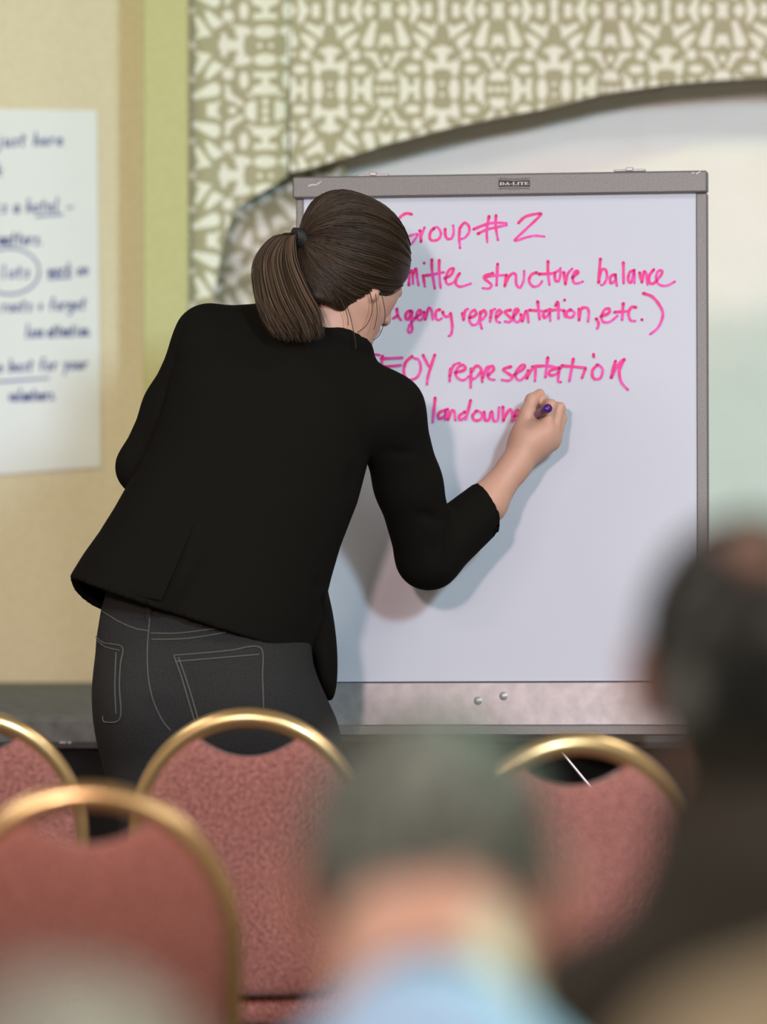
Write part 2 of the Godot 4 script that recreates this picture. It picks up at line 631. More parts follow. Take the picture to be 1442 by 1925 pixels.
func make_print() -> void:
	# one quarter of the woven motif, mirrored both ways; 405 x 570 units
	var S := [
		["e", 0, 38, 17, 17], ["e", 87, 0, 38, 78], ["p", poly([163, -80, 198, -80, 203, -22, 232, -22, 262, -92, 300, -92, 306, 0, 300, 92, 262, 92, 232, 22, 203, 22, 198, 80, 163, 80])],
		["e", 215, 146, 54, 31], ["e", 350, 0, 21, 22], ["e", 405, 0, 23, 22], ["p", poly([342, 64, 410, 62, 410, 136, 372, 136, 350, 110])],
		["e", 405, 222, 25, 27], ["p", poly([238, 262, 262, 240, 300, 226, 330, 186, 350, 150, 380, 152, 372, 186, 352, 210, 348, 246, 320, 276, 300, 268, 262, 272])],
		["p", poly([410, 396, 372, 394, 360, 372, 362, 336, 342, 312, 356, 300, 380, 318, 410, 322])], ["c", Vector2(277, 345), Vector2(306, 440), 43, 25], ["e", 316, 470, 24, 26],
		["p", poly([0, 308, 20, 318, 30, 300, 78, 292, 70, 262, 40, 258, 30, 205, 44, 176, 60, 200, 112, 208, 128, 178, 118, 128, 94, 92, 74, 98, 62, 138, 0, 148])],
		["e", 180, 250, 36, 39], ["p", poly([96, 348, 146, 388, 206, 408, 214, 388, 190, 350, 134, 274])], ["p", poly([36, 482, 76, 448, 112, 462, 168, 484, 184, 462, 150, 426, 60, 360])],
		["e", 101, 547, 30, 30], ["e", 0, 520, 26, 50], ["e", 0, 590, 26, 40], ["p", poly([142, 570, 168, 545, 186, 510, 214, 466, 232, 490, 224, 570])], ["p", poly([284, 510, 330, 570, 238, 570])],
		["p", poly([372, 570, 366, 540, 378, 490, 392, 520, 410, 524, 410, 570])], ["c", Vector2(118, 212), Vector2(132, 226), 8, 8], ["c", Vector2(300, 118), Vector2(316, 84), 9, 7],
	]
	var W := 162
	var H := 228
	var ground := rgb(170, 165, 138)
	var cell := rgb(236, 236, 226)
	var n := FastNoiseLite.new()
	n.seed = 4
	n.frequency = 0.25
	var im := Image.create(W * 2, H * 2, false, Image.FORMAT_RGB8)
	for y in H:
		for x in W:
			var hit := 0.0
			for q in [Vector2(0.25, 0.25), Vector2(0.75, 0.75), Vector2(0.25, 0.75), Vector2(0.75, 0.25)]:
				var u: float = (x + q.x) / W * 405.0
				var v: float = (y + q.y) / H * 570.0
				for s in S:
					if in_shape(s, u, v):
						hit += 0.25
						break
			for fx in 2:
				for fy in 2:
					var X := x if fx == 0 else 2 * W - 1 - x
					var Y := y if fy == 0 else 2 * H - 1 - y
					var c := ground.lerp(cell, hit)
					c = c.lightened(0.0) * (1.0 + 0.10 * n.get_noise_2d(X * 3.0, Y * 3.0) + 0.05 * sin(Y * 2.4))
					c.a = 1.0
					im.set_pixel(X, Y, c)
	print_tex = ImageTexture.create_from_image(im)

const TILE := Vector2(0.2254, 0.3172)

func print_mat(turned := false) -> StandardMaterial3D:
	var m := mat(Color.WHITE, 0.75)
	m.albedo_texture = print_tex
	m.rim_enabled = true
	m.rim = 0.2
	return m

func build_drapery() -> void:
	make_print()
	var pm := print_mat()
	# arched valance: softly folded cloth over a shaped board; the lower edge is an arc in metres
	var zc := -11.56
	var arc := []
	for q in [[546, 323], [646, 297], [722, 272], [875, 234], [1028, 204], [1142, 176], [1257, 159], [1442, 147], [1700, 152], [2000, 190], [2400, 300]]:
		var w := at(q[0], q[1], -zc)
		arc.append(Vector2(w.x, w.y))
	var x0: float = arc[0].x
	var x1: float = arc[arc.size() - 1].x
	var low := func(x: float) -> float:
		for i in arc.size() - 1:
			if x <= arc[i + 1].x:
				var p0: Vector2 = arc[maxi(i - 1, 0)]
				var p3: Vector2 = arc[mini(i + 2, arc.size() - 1)]
				return arc[i].cubic_interpolate(arc[i + 1], p0, p3, (x - arc[i].x) / (arc[i + 1].x - arc[i].x)).y
		return arc[arc.size() - 1].y
	var top := 2.75
	var xr := at(1135, 100, -zc).x
	var fold := func(x: float) -> float:
		var e := (x - xr) / 0.035
		return 0.010 * sin(x * 9.0 + 0.6) + 0.006 * sin(x * 23.0) + 0.022 * exp(-e * e) * (1.0 if x < xr else 0.55)
	var v := thing("valance", "arched valance of cream and olive scrollwork cloth above the cream wall", "valance")
	var nu := 260
	var tx := func(i): return x0 + (x1 - x0) * i / nu
	var ax := at(540 + 305 / 3.795, 640 / 3.795, -zc)
	put(grid(nu, 24, func(i, j):
		var x: float = tx.call(i)
		var lo: float = low.call(x)
		return Vector3(x, lerpf(lo, top, j / 24.0), zc + fold.call(x) * (0.55 + 0.45 * (1.0 - j / 24.0))),
		func(i, j):
		var x: float = tx.call(i)
		return Vector2((x - ax.x) / TILE.x, (ax.y - lerpf(low.call(x), top, j / 24.0)) / TILE.y), true), "face_cloth", pm, v)
	# turned-under hem and lining
	put(grid(nu, 3, func(i, j):
		var x: float = tx.call(i)
		var lo: float = low.call(x)
		return [Vector3(x, lo, zc + fold.call(x)), Vector3(x, lo - 0.006, zc + fold.call(x) - 0.012), Vector3(x, lo - 0.003, zc - 0.035), Vector3(x, lo + 0.05, zc - 0.055)][3 - j],
		func(i, j): return Vector2(i * 0.05, j * 0.1), true), "hem", tri_mat(noise_tex(0.1, 128, rgb(112, 98, 80), rgb(140, 124, 102), FastNoiseLite.TYPE_SIMPLEX, 3, 21), 8.0, 0.85), v)
	var st := st_new()
	cbox(st, Vector3((x0 + x1) / 2, top - 0.02, zc - 0.035), Vector3(x1 - x0, 0.06, 0.06), 0.005)
	put(done(st), "board", M.cream, v)
	# side panel (jabot) of the same cloth, its print laid the other way, narrowing downwards
	var sd := thing("side_panel", "vertical cream and olive scrollwork side panel next to the pilaster", "drape")
	var zs := -11.58
	var edge := [[30, 545], [330, 541], [352, 510], [372, 470], [398, 440], [440, 425], [500, 412], [560, 402], [640, 396], [900, 392], [1290, 388]]
	var rx := func(y: float) -> float:
		var prev: Array = [2.75, at(545, 0, -zs).x]
		for e in edge:
			var w := at(e[1], e[0], -zs)
			if y >= w.y:
				return lerpf(w.x, prev[1], clampf((y - w.y) / (prev[0] - w.y), 0, 1))
			prev = [w.y, w.x]
		return prev[1]
	var xl := at(353, 300, -zs).x
	var ybot := 0.79
	var ac := at(499, 208, -zs)
	put(grid(30, 120, func(i, j):
		var y: float = lerpf(ybot, top, j / 120.0)
		var x: float = lerpf(xl, rx.call(y), i / 30.0)
		return Vector3(x, y, zs + 0.012 * sin((x - xl) * 34.0) + 0.004 * sin(y * 9.0)),
		func(i, j):
		var y: float = lerpf(ybot, top, j / 120.0)
		var x: float = lerpf(xl, rx.call(y), i / 30.0)
		return Vector2((y - ac.y) / 0.262 + 0.5, (x - ac.x) / 0.34), true), "face_cloth", pm, sd)
	# tied-back curtain behind, deep diagonal folds running down to the left
	var cu := thing("curtain", "gathered scrollwork curtain with diagonal folds behind the side panel", "curtain")
	var zq := -11.72
	put(grid(150, 190, func(i, j):
		var y: float = lerpf(0.79, top, j / 190.0)
		var open: float = clampf((y - 1.25) / 0.3, 0.0, 1.0)
		var xr2: float = lerpf(at(480, 800, 11.6).x, at(652, 300, 11.6).x, smoothstep(0.0, 1.0, open))
		var x: float = lerpf(xl - 0.01, xr2, i / 150.0)
		var s := (y - 1.55) * 0.90 - (x - xl) * 0.44
		var deep := 0.032 * (1.0 - 2.0 * absf(sin(s * 26.0))) * (0.35 + 0.65 * smoothstep(2.0, 1.8, y)) + 0.005 * sin(x * 60.0 + s * 9.0)
		return Vector3(x, y, zq + deep),
		func(i, j):
		var y: float = lerpf(0.79, top, j / 190.0)
		var open: float = clampf((y - 1.25) / 0.3, 0.0, 1.0)
		var x: float = (i / 150.0) * lerpf(0.14, 0.32, smoothstep(0.0, 1.0, open))
		return Vector2((x * 0.85 + y * 0.5) / TILE.x, (x * 0.5 - y * 0.85) / TILE.y), true), "cloth", pm, cu)

# ---------------------------------------------------------------- easel and pad
var board_xf: Transform3D      # board plane in world: x right, y up the board, z out of the paper; origin at the middle of the pad's lower edge

func on_plane(xf: Transform3D, px: float, py: float) -> Vector2:
	var dir := (at(px, py, 10.0) - EYE).normalized()
	var t := (xf.origin - EYE).dot(xf.basis.z) / dir.dot(xf.basis.z)
	var l := xf.affine_inverse() * (EYE + dir * t)
	return Vector2(l.x, l.y)

# a flat marker stroke with round ends lying on a plane
func ink(st: SurfaceTool, pts: Array, w: float, xf: Transform3D, z: float, c0: Color, c1: Color, taper := 0.75) -> void:
	var fine := PackedVector2Array()
	for i in pts.size() - 1:
		var p0: Vector2 = pts[maxi(i - 1, 0)]
		var p3: Vector2 = pts[mini(i + 2, pts.size() - 1)]
		for k in 5:
			fine.append(pts[i].cubic_interpolate(pts[i + 1], p0, p3, k / 5.0))
	fine.append(pts[pts.size() - 1])
	var n := fine.size()
	var L := PackedVector2Array()
	var R := PackedVector2Array()
	var wid := PackedFloat32Array()
	for i in n:
		var dir := (fine[mini(i + 1, n - 1)] - fine[maxi(i - 1, 0)])
		dir = dir.normalized() if dir.length() > 1e-7 else Vector2.RIGHT
		var r := w * 0.5 * lerpf(1.0, taper, float(i) / n) * (1.0 + 0.10 * sin(i * 1.7 + fine[0].x * 300.0))
		wid.append(r)
		L.append(fine[i] + Vector2(-dir.y, dir.x) * r)
		R.append(fine[i] - Vector2(-dir.y, dir.x) * r)
	var V := func(p: Vector2): return xf * Vector3(p.x, p.y, z)
	var shade := func(i): return c0.lerp(c1, clampf(float(i) / n + 0.25 * sin(i * 0.9 + fine[0].y * 200.0), 0, 1)).srgb_to_linear()
	st.set_smooth_group(-1)
	var nz := xf.basis.z.normalized()
	for i in n - 1:
		for q in [[L[i], i], [L[i + 1], i + 1], [R[i + 1], i + 1], [L[i], i], [R[i + 1], i + 1], [R[i], i]]:
			st.set_color(shade.call(q[1])); st.set_normal(nz)
			st.add_vertex(V.call(q[0]))
	for e in [0, n - 1]:
		for k in 8:
			for q in [Vector2.ZERO, Vector2.from_angle(TAU * (k + 1) / 8.0) * wid[e], Vector2.from_angle(TAU * k / 8.0) * wid[e]]:
				st.set_color(shade.call(e)); st.set_normal(nz)
				st.add_vertex(V.call(fine[e] + q))

func build_easel() -> void:
	var foot := at(941, 1281, 9.95)
	var hb := foot.y
	foot.y = 0.0
	var tilt := Transform3D(Basis.from_euler(Vector3(deg_to_rad(-4.0), 0, deg_to_rad(0.55))), Vector3(0, hb, 0))
	var yaw := deg_to_rad(-8.0)
	var e := thing("flip_chart_easel", "grey metal flip chart easel holding the pink handwritten pad", "easel", foot, yaw)
	board_xf = e.transform * tilt
	var bp := func(px, py): return on_plane(board_xf, px, py)
	var tl: Vector2 = bp.call(552, 335)
	var tr: Vector2 = bp.call(1331, 321)
	var tb: Vector2 = bp.call(941, 369)
	var top_y := (tl.y + tr.y) / 2
	var bl: Vector2 = bp.call(569, 1281)
	var br: Vector2 = bp.call(1310, 1281)
	var lip_a: Vector2 = bp.call(941, 1364)
	var lip_b: Vector2 = bp.call(941, 1383)
	var pl := bp.call(571, 700).x as float
	var pr := bp.call(1310, 700).x as float
	# backing board
	var st := st_new()
	cbox(st, Vector3((pl + pr) / 2, (top_y + lip_a.y) / 2, -0.016), Vector3(pr - pl + 0.01, top_y - lip_a.y - 0.01, 0.01), 0.002, tilt)
	put(done(st), "backing_board", M.grey_metal, e)
	# clamp bar across the top, a folded channel
	st = st_new()
	cbox(st, Vector3((tl.x + tr.x) / 2, (top_y + tb.y) / 2, 0.002), Vector3(tr.x - tl.x, top_y - tb.y, 0.026), 0.003, tilt)
	var clamp_bar := put(done(st), "clamp_bar", M.grey_metal, e)
	# badge
	var bz := 0.0155
	st = st_new()
	var B := func(zx, zy):
		var q: Vector2 = bp.call(900 + zx / 10.3, 310 + zy / 10.3)
		return tilt * Vector3(q.x, q.y, bz)
	for s in [[405, 700, 310, 328, 450, 434], [700, 1008, 328, 310, 434, 446]]:
		quad(st, B.call(s[0], s[4]), B.call(s[1], s[5]), B.call(s[1], s[3]), B.call(s[0], s[2]))
	for s in [[405, 700, 275, 294], [700, 1008, 294, 272], [400, 700, 480, 456], [700, 1008, 456, 476]]:
		quad(st, B.call(s[0], s[3 if false else 2] + 14), B.call(s[1], s[3] + 12), B.call(s[1], s[3]), B.call(s[0], s[2]))
	for k in 9:
		quad(st, B.call(590 + k * 25, 503), B.call(606 + k * 25, 503), B.call(606 + k * 25, 493), B.call(590 + k * 25, 493))
	put(done(st), "badge", mat(rgb(36, 30, 27), 0.6), clamp_bar)
	var tm := TextMesh.new()
	var font := SystemFont.new()
	font.font_names = PackedStringArray(["Droid Serif"])
	font.font_weight = 700
	tm.font = font
	tm.text = "DA-LITE"
	tm.font_size = 64
	tm.pixel_size = 0.0001
	tm.depth = 0.0006
	tm.curve_step = 2.0
	var box := tm.get_aabb()
	var ta: Vector2 = bp.call(900 + 425 / 10.3, 310 + 412 / 10.3)
	var tb2: Vector2 = bp.call(900 + 985 / 10.3, 310 + 350 / 10.3)
	var txt := put(tm, "lettering", mat(rgb(214, 208, 198), 0.6), clamp_bar)
	var sx := (tb2.x - ta.x) / box.size.x
	var sy := (tb2.y - ta.y) / box.size.y
	txt.transform = tilt * Transform3D(Basis.from_scale(Vector3(sx, sy, 1.0)), Vector3((ta.x + tb2.x) / 2 - box.get_center().x * sx, (ta.y + tb2.y) / 2 - box.get_center().y * sy, bz + 0.0006))
	# chipped paint and two pad hooks
	var wh := rgb(206, 200, 192)
	for s in [[[583, 351], [590, 349], [597, 349], [606, 343]], [[1303, 327], [1307, 326]], [[1311, 328], [1317, 325], [1318, 323]], [[1322, 322], [1328, 322]]]:
		var l := []
		for q in s:
			l.append(bp.call(q[0], q[1]))
		st = st_new()
		ink(st, l, 0.0022, tilt, 0.0155, wh, wh, 0.5)
		put(done(st, false), "paint_chip", M.ink, clamp_bar)
	for q in [[702, 331], [1184, 322]]:
		st = st_new()
		var h: Vector2 = bp.call(q[0], q[1])
		cbox(st, Vector3(h.x, h.y + 0.001, 0.0), Vector3(0.055, 0.004, 0.014), 0.001, tilt)
		cbox(st, Vector3(h.x, h.y + 0.003, 0.004), Vector3(0.013, 0.006, 0.008), 0.001, tilt)
		put(done(st), "pad_hook", M.tray, clamp_bar)
	# side rails
	for s in [[557.0, 571.0], [1310.0, 1331.0]]:
		var a: Vector2 = bp.call(s[0], 700)
		var b: Vector2 = bp.call(s[1], 700)
		st = st_new()
		cbox(st, Vector3((a.x + b.x) / 2, (tb.y + lip_b.y) / 2, -0.006), Vector3(b.x - a.x, tb.y - lip_b.y, 0.024), 0.002, tilt)
		put(done(st), "side_rail", M.grey_metal, e)
	# marker tray: bright front and turned lip below
	var x0: float = (bp.call(560, 1300) as Vector2).x
	var x1: float = (bp.call(1328, 1300) as Vector2).x
	st = st_new()
	var hgt := -0.002 - lip_a.y
	cbox(st, Vector3((x0 + x1) / 2, -0.002 - hgt / 2, 0.004), Vector3(x1 - x0, hgt, 0.016), 0.0015, tilt)
	var tray := put(done(st), "tray", M.tray, e)
	st = st_new()
	cbox(st, Vector3((x0 + x1) / 2, (lip_a.y + lip_b.y) / 2, 0.012), Vector3(x1 - x0, lip_a.y - lip_b.y, 0.05), 0.002, tilt)
	put(done(st), "tray_lip", M.grey_metal, tray)
	for q in [[900, 1318], [948, 1309]]:
		st = st_new()
		var c: Vector2 = bp.call(q[0], q[1])
		lathe(st, [[0.0085, -0.0004], [0.006, 0.0006], [0.003, 0.0013], [0.0, 0.0016]], tilt * Transform3D(Basis(Vector3.RIGHT, PI / 2), Vector3(c.x, c.y, 0.012)), 14)
		put(done(st), "dent", M.tray, tray)
	# legs: two in front, spread, and a pair behind
	for s in [-1, 1]:
		st = st_new()
		var hip := tilt * Vector3(s * 0.33, 0.0, -0.02)
		tube(st, PackedVector3Array([hip, Vector3(s * 0.40, 0.012, 0.10)]), 0.011, 10)
		put(done(st), "leg", M.grey_metal, e)
		st = st_new()
		tube(st, PackedVector3Array([tilt * Vector3(s * 0.30, 0.35, -0.04), Vector3(s * 0.36, 0.012, -0.30)]), 0.010, 10)
		put(done(st), "leg", M.grey_metal, e)
	st = st_new()
	var ba := on_plane(board_xf, 1022, 1372)
	var bb := on_plane(board_xf, 1150, 1528)
	tube(st, PackedVector3Array([tilt * Vector3(ba.x, ba.y, 0.0), tilt * Vector3(bb.x, bb.y, 0.0), Vector3(0.372, 0.36, 0.055)]), 0.0024, 8)
	put(done(st), "brace_rod", mat(rgb(215, 205, 200), 0.35, 0.4), e)
	build_pad(pl, pr, tb.y)

func build_pad(pl: float, pr: float, top: float) -> void:
	var p := thing("paper_pad", "white flip chart pad covered with pink handwriting", "paper pad")
	p.transform = board_xf
	var st := st_new()
	cbox(st, Vector3((pl + pr) / 2, top / 2 + 0.004, -0.0035), Vector3(pr - pl, top + 0.008, 0.013), 0.0006)
	put(done(st), "sheets", M.paper, p)
	st = st_new()
	cbox(st, Vector3((pl + pr) / 2, -0.0012, -0.003), Vector3(pr - pl + 0.002, 0.0016, 0.014), 0.0003)
	put(done(st), "lower_edge", M.dark_edge, p)
	var a := rgb(224, 26, 118)
	var b := rgb(230, 74, 176)
	var Z4 := [740.0, 380.0, 4.807]
	var Z5 := [880.0, 470.0, 3.517]
	var Z6 := [680.0, 560.0, 4.506]
	var Z7 := [680.0, 650.0, 2.773]
	var words := {
		"group_number_heading": [Z4, [[165,112,115,104,60,140,20,210,15,290,60,345,110,322,150,305,220,293,165,380], [240,258,250,358], [250,358,252,310,282,230], [365,238,335,275,330,330,360,350,410,335,430,285,410,240,385,226,365,248], [468,245,470,300,490,335,530,325,545,270,540,212], [600,235,595,330,603,418], [600,240,640,190,680,215,685,270,650,320,615,335], [865,130,845,250,848,365], [928,120,925,220,945,345], [725,247,830,205,920,188,1025,192], [765,287,860,245,1025,210], [1130,190,1200,130,1325,105,1320,130,1200,245,1095,350,1200,320,1280,305,1365,313]]],
		"committee_word": [Z4, [[140,750,145,630], [145,640,172,622,178,740], [178,650,205,600,215,680,228,755], [270,665,285,765], [278,551,281,556], [348,522,350,620,375,783], [415,525,415,640,428,778], [268,668,360,655,455,635], [465,690,520,660,545,605,510,610,480,660,475,720,500,745,545,725,580,680,600,645], [600,645,570,690,565,740,600,765,650,755,700,738]]],
		"structure_word": [Z5, [[165,155,105,180,155,230,140,255,97,253], [197,92,190,235], [115,180,170,170,250,168], [255,165,243,245], [245,235,270,180,300,155,318,170,320,225,345,250,370,200,372,138], [455,150,420,165,405,205,430,242,470,235,492,205], [530,75,530,150,540,232], [470,160,560,155,610,130], [575,150,578,200,600,205,612,165,612,120], [635,150,645,230], [645,225,660,160,690,125], [690,185,730,150,715,140,695,170,700,215,725,222,760,210]]],
		"balance_word": [Z5, [[877,60,862,220], [865,215,880,140,910,130,920,180,900,225,880,232], [975,165,945,175,945,220,975,200,975,155,985,238], [1028,85,1030,222], [1100,135,1070,150,1060,200,1080,215,1100,140,1102,220], [1135,150,1150,215], [1150,215,1165,145,1180,160,1188,232], [1230,130,1200,170,1200,215,1230,220,1275,170,1285,140,1260,140,1245,180,1260,225,1310,238,1368,210]]],
		"agency_word": [Z6, [[300,95,310,150,335,190], [310,150,265,178], [415,110,380,130,378,175,400,180,430,110,425,190,430,270,410,295,395,270,420,215,470,170], [450,175,500,140,500,105,475,120,470,175,510,185,535,130], [530,120,540,185], [540,185,570,90,595,110,605,185], [665,100,635,115,630,165,650,190,680,175], [690,120,700,150,730,160,755,130], [755,130,770,240,760,310,738,325]]],
		"representation_word": [Z6, [[855,130,865,190], [865,185,880,110,905,95], [920,170,970,145,960,105,925,130,915,190,940,230,985,215,1010,140], [1010,120,1005,200,1020,262], [1005,140,1040,105,1055,140,1030,180,1005,190], [1100,110,1090,205], [1093,170,1110,110,1135,95], [1145,165,1185,125,1165,105,1140,140,1145,195,1175,210], [1265,105,1215,120,1270,180,1255,205,1215,200], [1280,170,1330,110,1310,95,1290,130,1295,190,1330,205,1360,150], [1350,140,1362,200], [1362,200,1390,120,1405,120,1415,210]]],
		"representation_word_end": [Z5, [[462,342,475,460], [408,398,500,405], [545,395,505,410,505,450,540,420,540,385,545,470], [580,370,597,345,600,455], [510,405,600,395,640,405], [635,400,645,445], [640,332,642,335], [680,395,655,410,655,440,690,445,705,415,680,395], [735,390,735,465], [735,465,750,390,790,385,800,420,795,475], [850,455,865,490,855,522]]],
		"etcetera_word": [Z5, [[880,440,930,420,935,390,905,395,885,440,895,475,940,475,990,435], [1028,355,1020,465], [970,412,1060,405], [1110,380,1080,380,1063,420,1075,465,1108,470], [1150,461,1154,463]]],
		"closing_bracket": [Z5, [[1160,287,1220,310,1270,370,1290,430,1260,510,1205,558]]],
		"capital_letters": [Z7, [[10,45,95,48], [12,45,5,80], [110,55,103,120], [105,68,213,63], [105,112,205,102], [265,55,230,90,222,145,245,178,290,165,310,120,300,75,275,65], [322,50,352,110], [383,48,350,150,342,202]]],
		"second_representation_word": [Z7, [[465,120,460,185], [460,160,480,105,513,90], [490,140,540,125,530,100,500,120,495,160,530,180,560,160], [572,120,570,220], [572,140,600,105,625,125,600,165,575,175], [630,140,630,190], [632,170,650,120,665,108], [660,155,690,125,680,105,660,130,665,170,695,178], [780,110,740,125,785,160,770,182,732,178], [795,155,850,115,840,100,810,130,805,165,830,180,860,150], [870,130,860,170], [862,170,905,105,905,185], [972,62,960,165], [890,110,970,105,1040,120], [1035,115,985,130,985,155,1020,145,1035,115,1025,180,1040,190], [1105,70,1085,185], [1045,105,1170,115], [1168,118,1150,170], [1210,45,1212,60], [1230,100,1205,130,1210,170,1245,170,1258,125,1235,98], [1325,80,1302,165,1310,155,1345,90,1370,70], [1370,72,1345,130,1355,190,1390,230]]],
		"landowner_word": [Z7, [[275,330,325,323], [385,272,372,400], [440,335,405,350,405,380,435,365,440,330,437,385], [450,330,452,388], [452,385,470,340,485,345,490,390], [540,345,512,365,515,388,545,370], [570,285,545,385], [600,340,580,365,590,388,620,385,630,355,605,338], [640,345,645,385,665,385,680,340,690,390,712,385,718,320], [738,320,740,395], [740,390,770,335,785,345,785,395], [795,370,825,355,815,335,800,350,798,390]]],
	}
	var z := 0.0034
	for w in words:
		st = st_new()
		var o: Array = words[w][0]
		for s in words[w][1]:
			var l := []
			for i in range(0, s.size(), 2):
				l.append(on_plane(board_xf, o[0] + s[i] / o[2], o[1] + s[i + 1] / o[2]))
			z += 0.000012
			ink(st, l, 0.0056, Transform3D(), z, a, b)
		put(done(st, false), w, M.ink, p)

# ---------------------------------------------------------------- the sheet taped to the wall
const GLYPH := {
	"a": [[.8,.9,.4,1,.1,.5,.3,0,.7,.3,.8,.9,.8,.1,1,0]], "b": [[.2,1.9,.2,0], [.2,.6,.6,1,.8,.5,.5,0,.2,.2]], "d": [[.7,.8,.3,1,.1,.4,.4,0,.7,.4], [.8,1.9,.75,0]], "e": [[.1,.5,.7,.6,.6,1,.2,.8,.15,.2,.5,0,.9,.2]], "f": [[.7,1.7,.4,1.8,.35,0], [.1,.9,.7,.9]], "g": [[.7,.9,.3,1,.1,.5,.4,.1,.7,.8,.7,-.5,.4,-.8,.1,-.5]],
	"h": [[.2,1.9,.15,0], [.15,.5,.5,1,.75,.7,.75,0]], "i": [[.4,.9,.4,0], [.42,1.4,.44,1.45]], "j": [[.5,.9,.5,-.5,.2,-.8], [.52,1.4,.54,1.45]], "k": [[.2,1.9,.2,0], [.8,1,.25,.5,.8,0]], "l": [[.3,1.9,.3,.1,.5,0]], "m": [[.1,1,.1,0], [.1,.6,.4,1,.45,0], [.45,.6,.8,1,.9,0]], "n": [[.15,1,.15,0], [.15,.6,.5,1,.75,.7,.8,0]], "o": [[.5,1,.15,.6,.3,0,.75,.2,.75,.8,.5,1]],
	"r": [[.2,1,.2,0], [.2,.6,.5,1,.8,.9]], "s": [[.8,.9,.4,1,.3,.7,.7,.4,.6,0,.15,.05]], "t": [[.4,1.6,.35,.1,.6,0], [.1,1.05,.8,1.1]], "u": [[.15,1,.2,.1,.6,.1,.75,1,.85,0]], "v": [[.1,1,.4,0,.8,1]], "w": [[.1,1,.25,0,.5,.8,.7,0,.9,1]], "y": [[.15,1,.4,.3], [.8,1,.5,0,.2,-.8]], "+": [[.4,1,.4,.1], [.1,.55,.75,.55]], "-": [[.1,.5,.9,.55]], ".": [[.2,.05,.25,.1]],
}

func build_wall_sheet() -> void:
	var d := -LEFT_WALL_Z - 0.004
	var xf := Transform3D(Basis(), Vector3(0, 0, LEFT_WALL_Z + 0.004))
	var o := thing("paper_sheet", "large white sheet of blue handwriting taped to the beige wall", "paper sheet")
	var tl := on_plane(xf, -440, 196)
	var tr := on_plane(xf, 182, 208)
	var br := on_plane(xf, 190, 878)
	var bl := on_plane(xf, -440, 926)
	o.position = xf.origin
	var lift := func(u, v): return 0.0012 + 0.0006 * sin(u * 9.0) * (1.0 - v)
	var pos := func(u: float, v: float) -> Vector3:
		var p := bl.lerp(br, u).lerp(tl.lerp(tr, u), v)
		return Vector3(p.x, p.y, lift.call(u, v))
	var front := grid(24, 24, func(i, j): return pos.call(i / 24.0, j / 24.0), func(i, j): return Vector2(i / 24.0, j / 24.0), true)
	put(front, "sheet", M.sheet, o)
	var st := st_new()
	var lines := [["see just here", -62, 276, 12.5, 14.5, -3.0], ["dk", -26, 330, 12, 17, 0], ["they is a hotel -", -75, 402, 13, 13.2, -4.0], ["matters.", -2, 460, 13, 11.0, 0.0], ["lots", 2, 522, 12, 14.0, -2.0], ["work on", 90, 519, 12, 11.4, -6.0], ["roots + forget", 3, 586, 12, 11.8, -5.0], ["lose attention.", 48, 634, 12, 8.6, -4.0], ["not the best for your", -75, 702, 12, 12.0, -6.0], ["volunteers.", 17, 754, 12, 8.4, -5.0]]
	for ln in lines:
		var x: float = ln[1]
		for ch in ln[0]:
			if GLYPH.has(ch):
				for s in GLYPH[ch]:
					var l := []
					for i in range(0, s.size(), 2):
						var gx: float = x + s[i] * ln[4] * 0.85 + s[i + 1] * 1.5
						var gy: float = ln[2] - s[i + 1] * ln[3] + (gx - ln[1]) * ln[5] / 160.0
						l.append(on_plane(xf, gx, gy))
					ink_lift(st, l, pos, xf)
			x += ln[4] * (1.0 if ch != " " else 0.8)
	var under := [[[68, 407], [118, 403]], [[92, 524], [133, 521]], [[-60, 722], [92, 711]]]
	for s in under:
		ink_lift(st, [on_plane(xf, s[0][0], s[0][1]), on_plane(xf, s[1][0], s[1][1])], pos, xf)
	var ring := []
	for k in 25:
		var a := TAU * k / 24.0
		ring.append(on_plane(xf, 18 + 56 * cos(a), 510 + 43 * sin(a)))
	ink_lift(st, ring, pos, xf)
	put(done(st, false), "handwriting", M.ink, o)

func ink_lift(st: SurfaceTool, l: Array, _pos: Callable, _xf: Transform3D) -> void:
	ink(st, l, 0.0042, Transform3D(), 0.0024, rgb(66, 74, 150), rgb(96, 104, 178), 0.9)

# ---------------------------------------------------------------- banquet chairs
var chair0: Node3D
const CH_TOP := 0.865
const CH_A := 0.187
const CH_B := 0.200

func lean(y: float) -> float:
	return 0.195 + maxf(y - 0.40, 0.0) * 0.17

func hoop_pt(s: float, inset: float) -> Vector3:   # s runs -1 .. 1 over the arc from one side to the other
	var a := s * PI / 2
	var y := CH_TOP - CH_B + (CH_B - inset) * cos(a)
	return Vector3((CH_A - inset) * sin(a), y, lean(y))

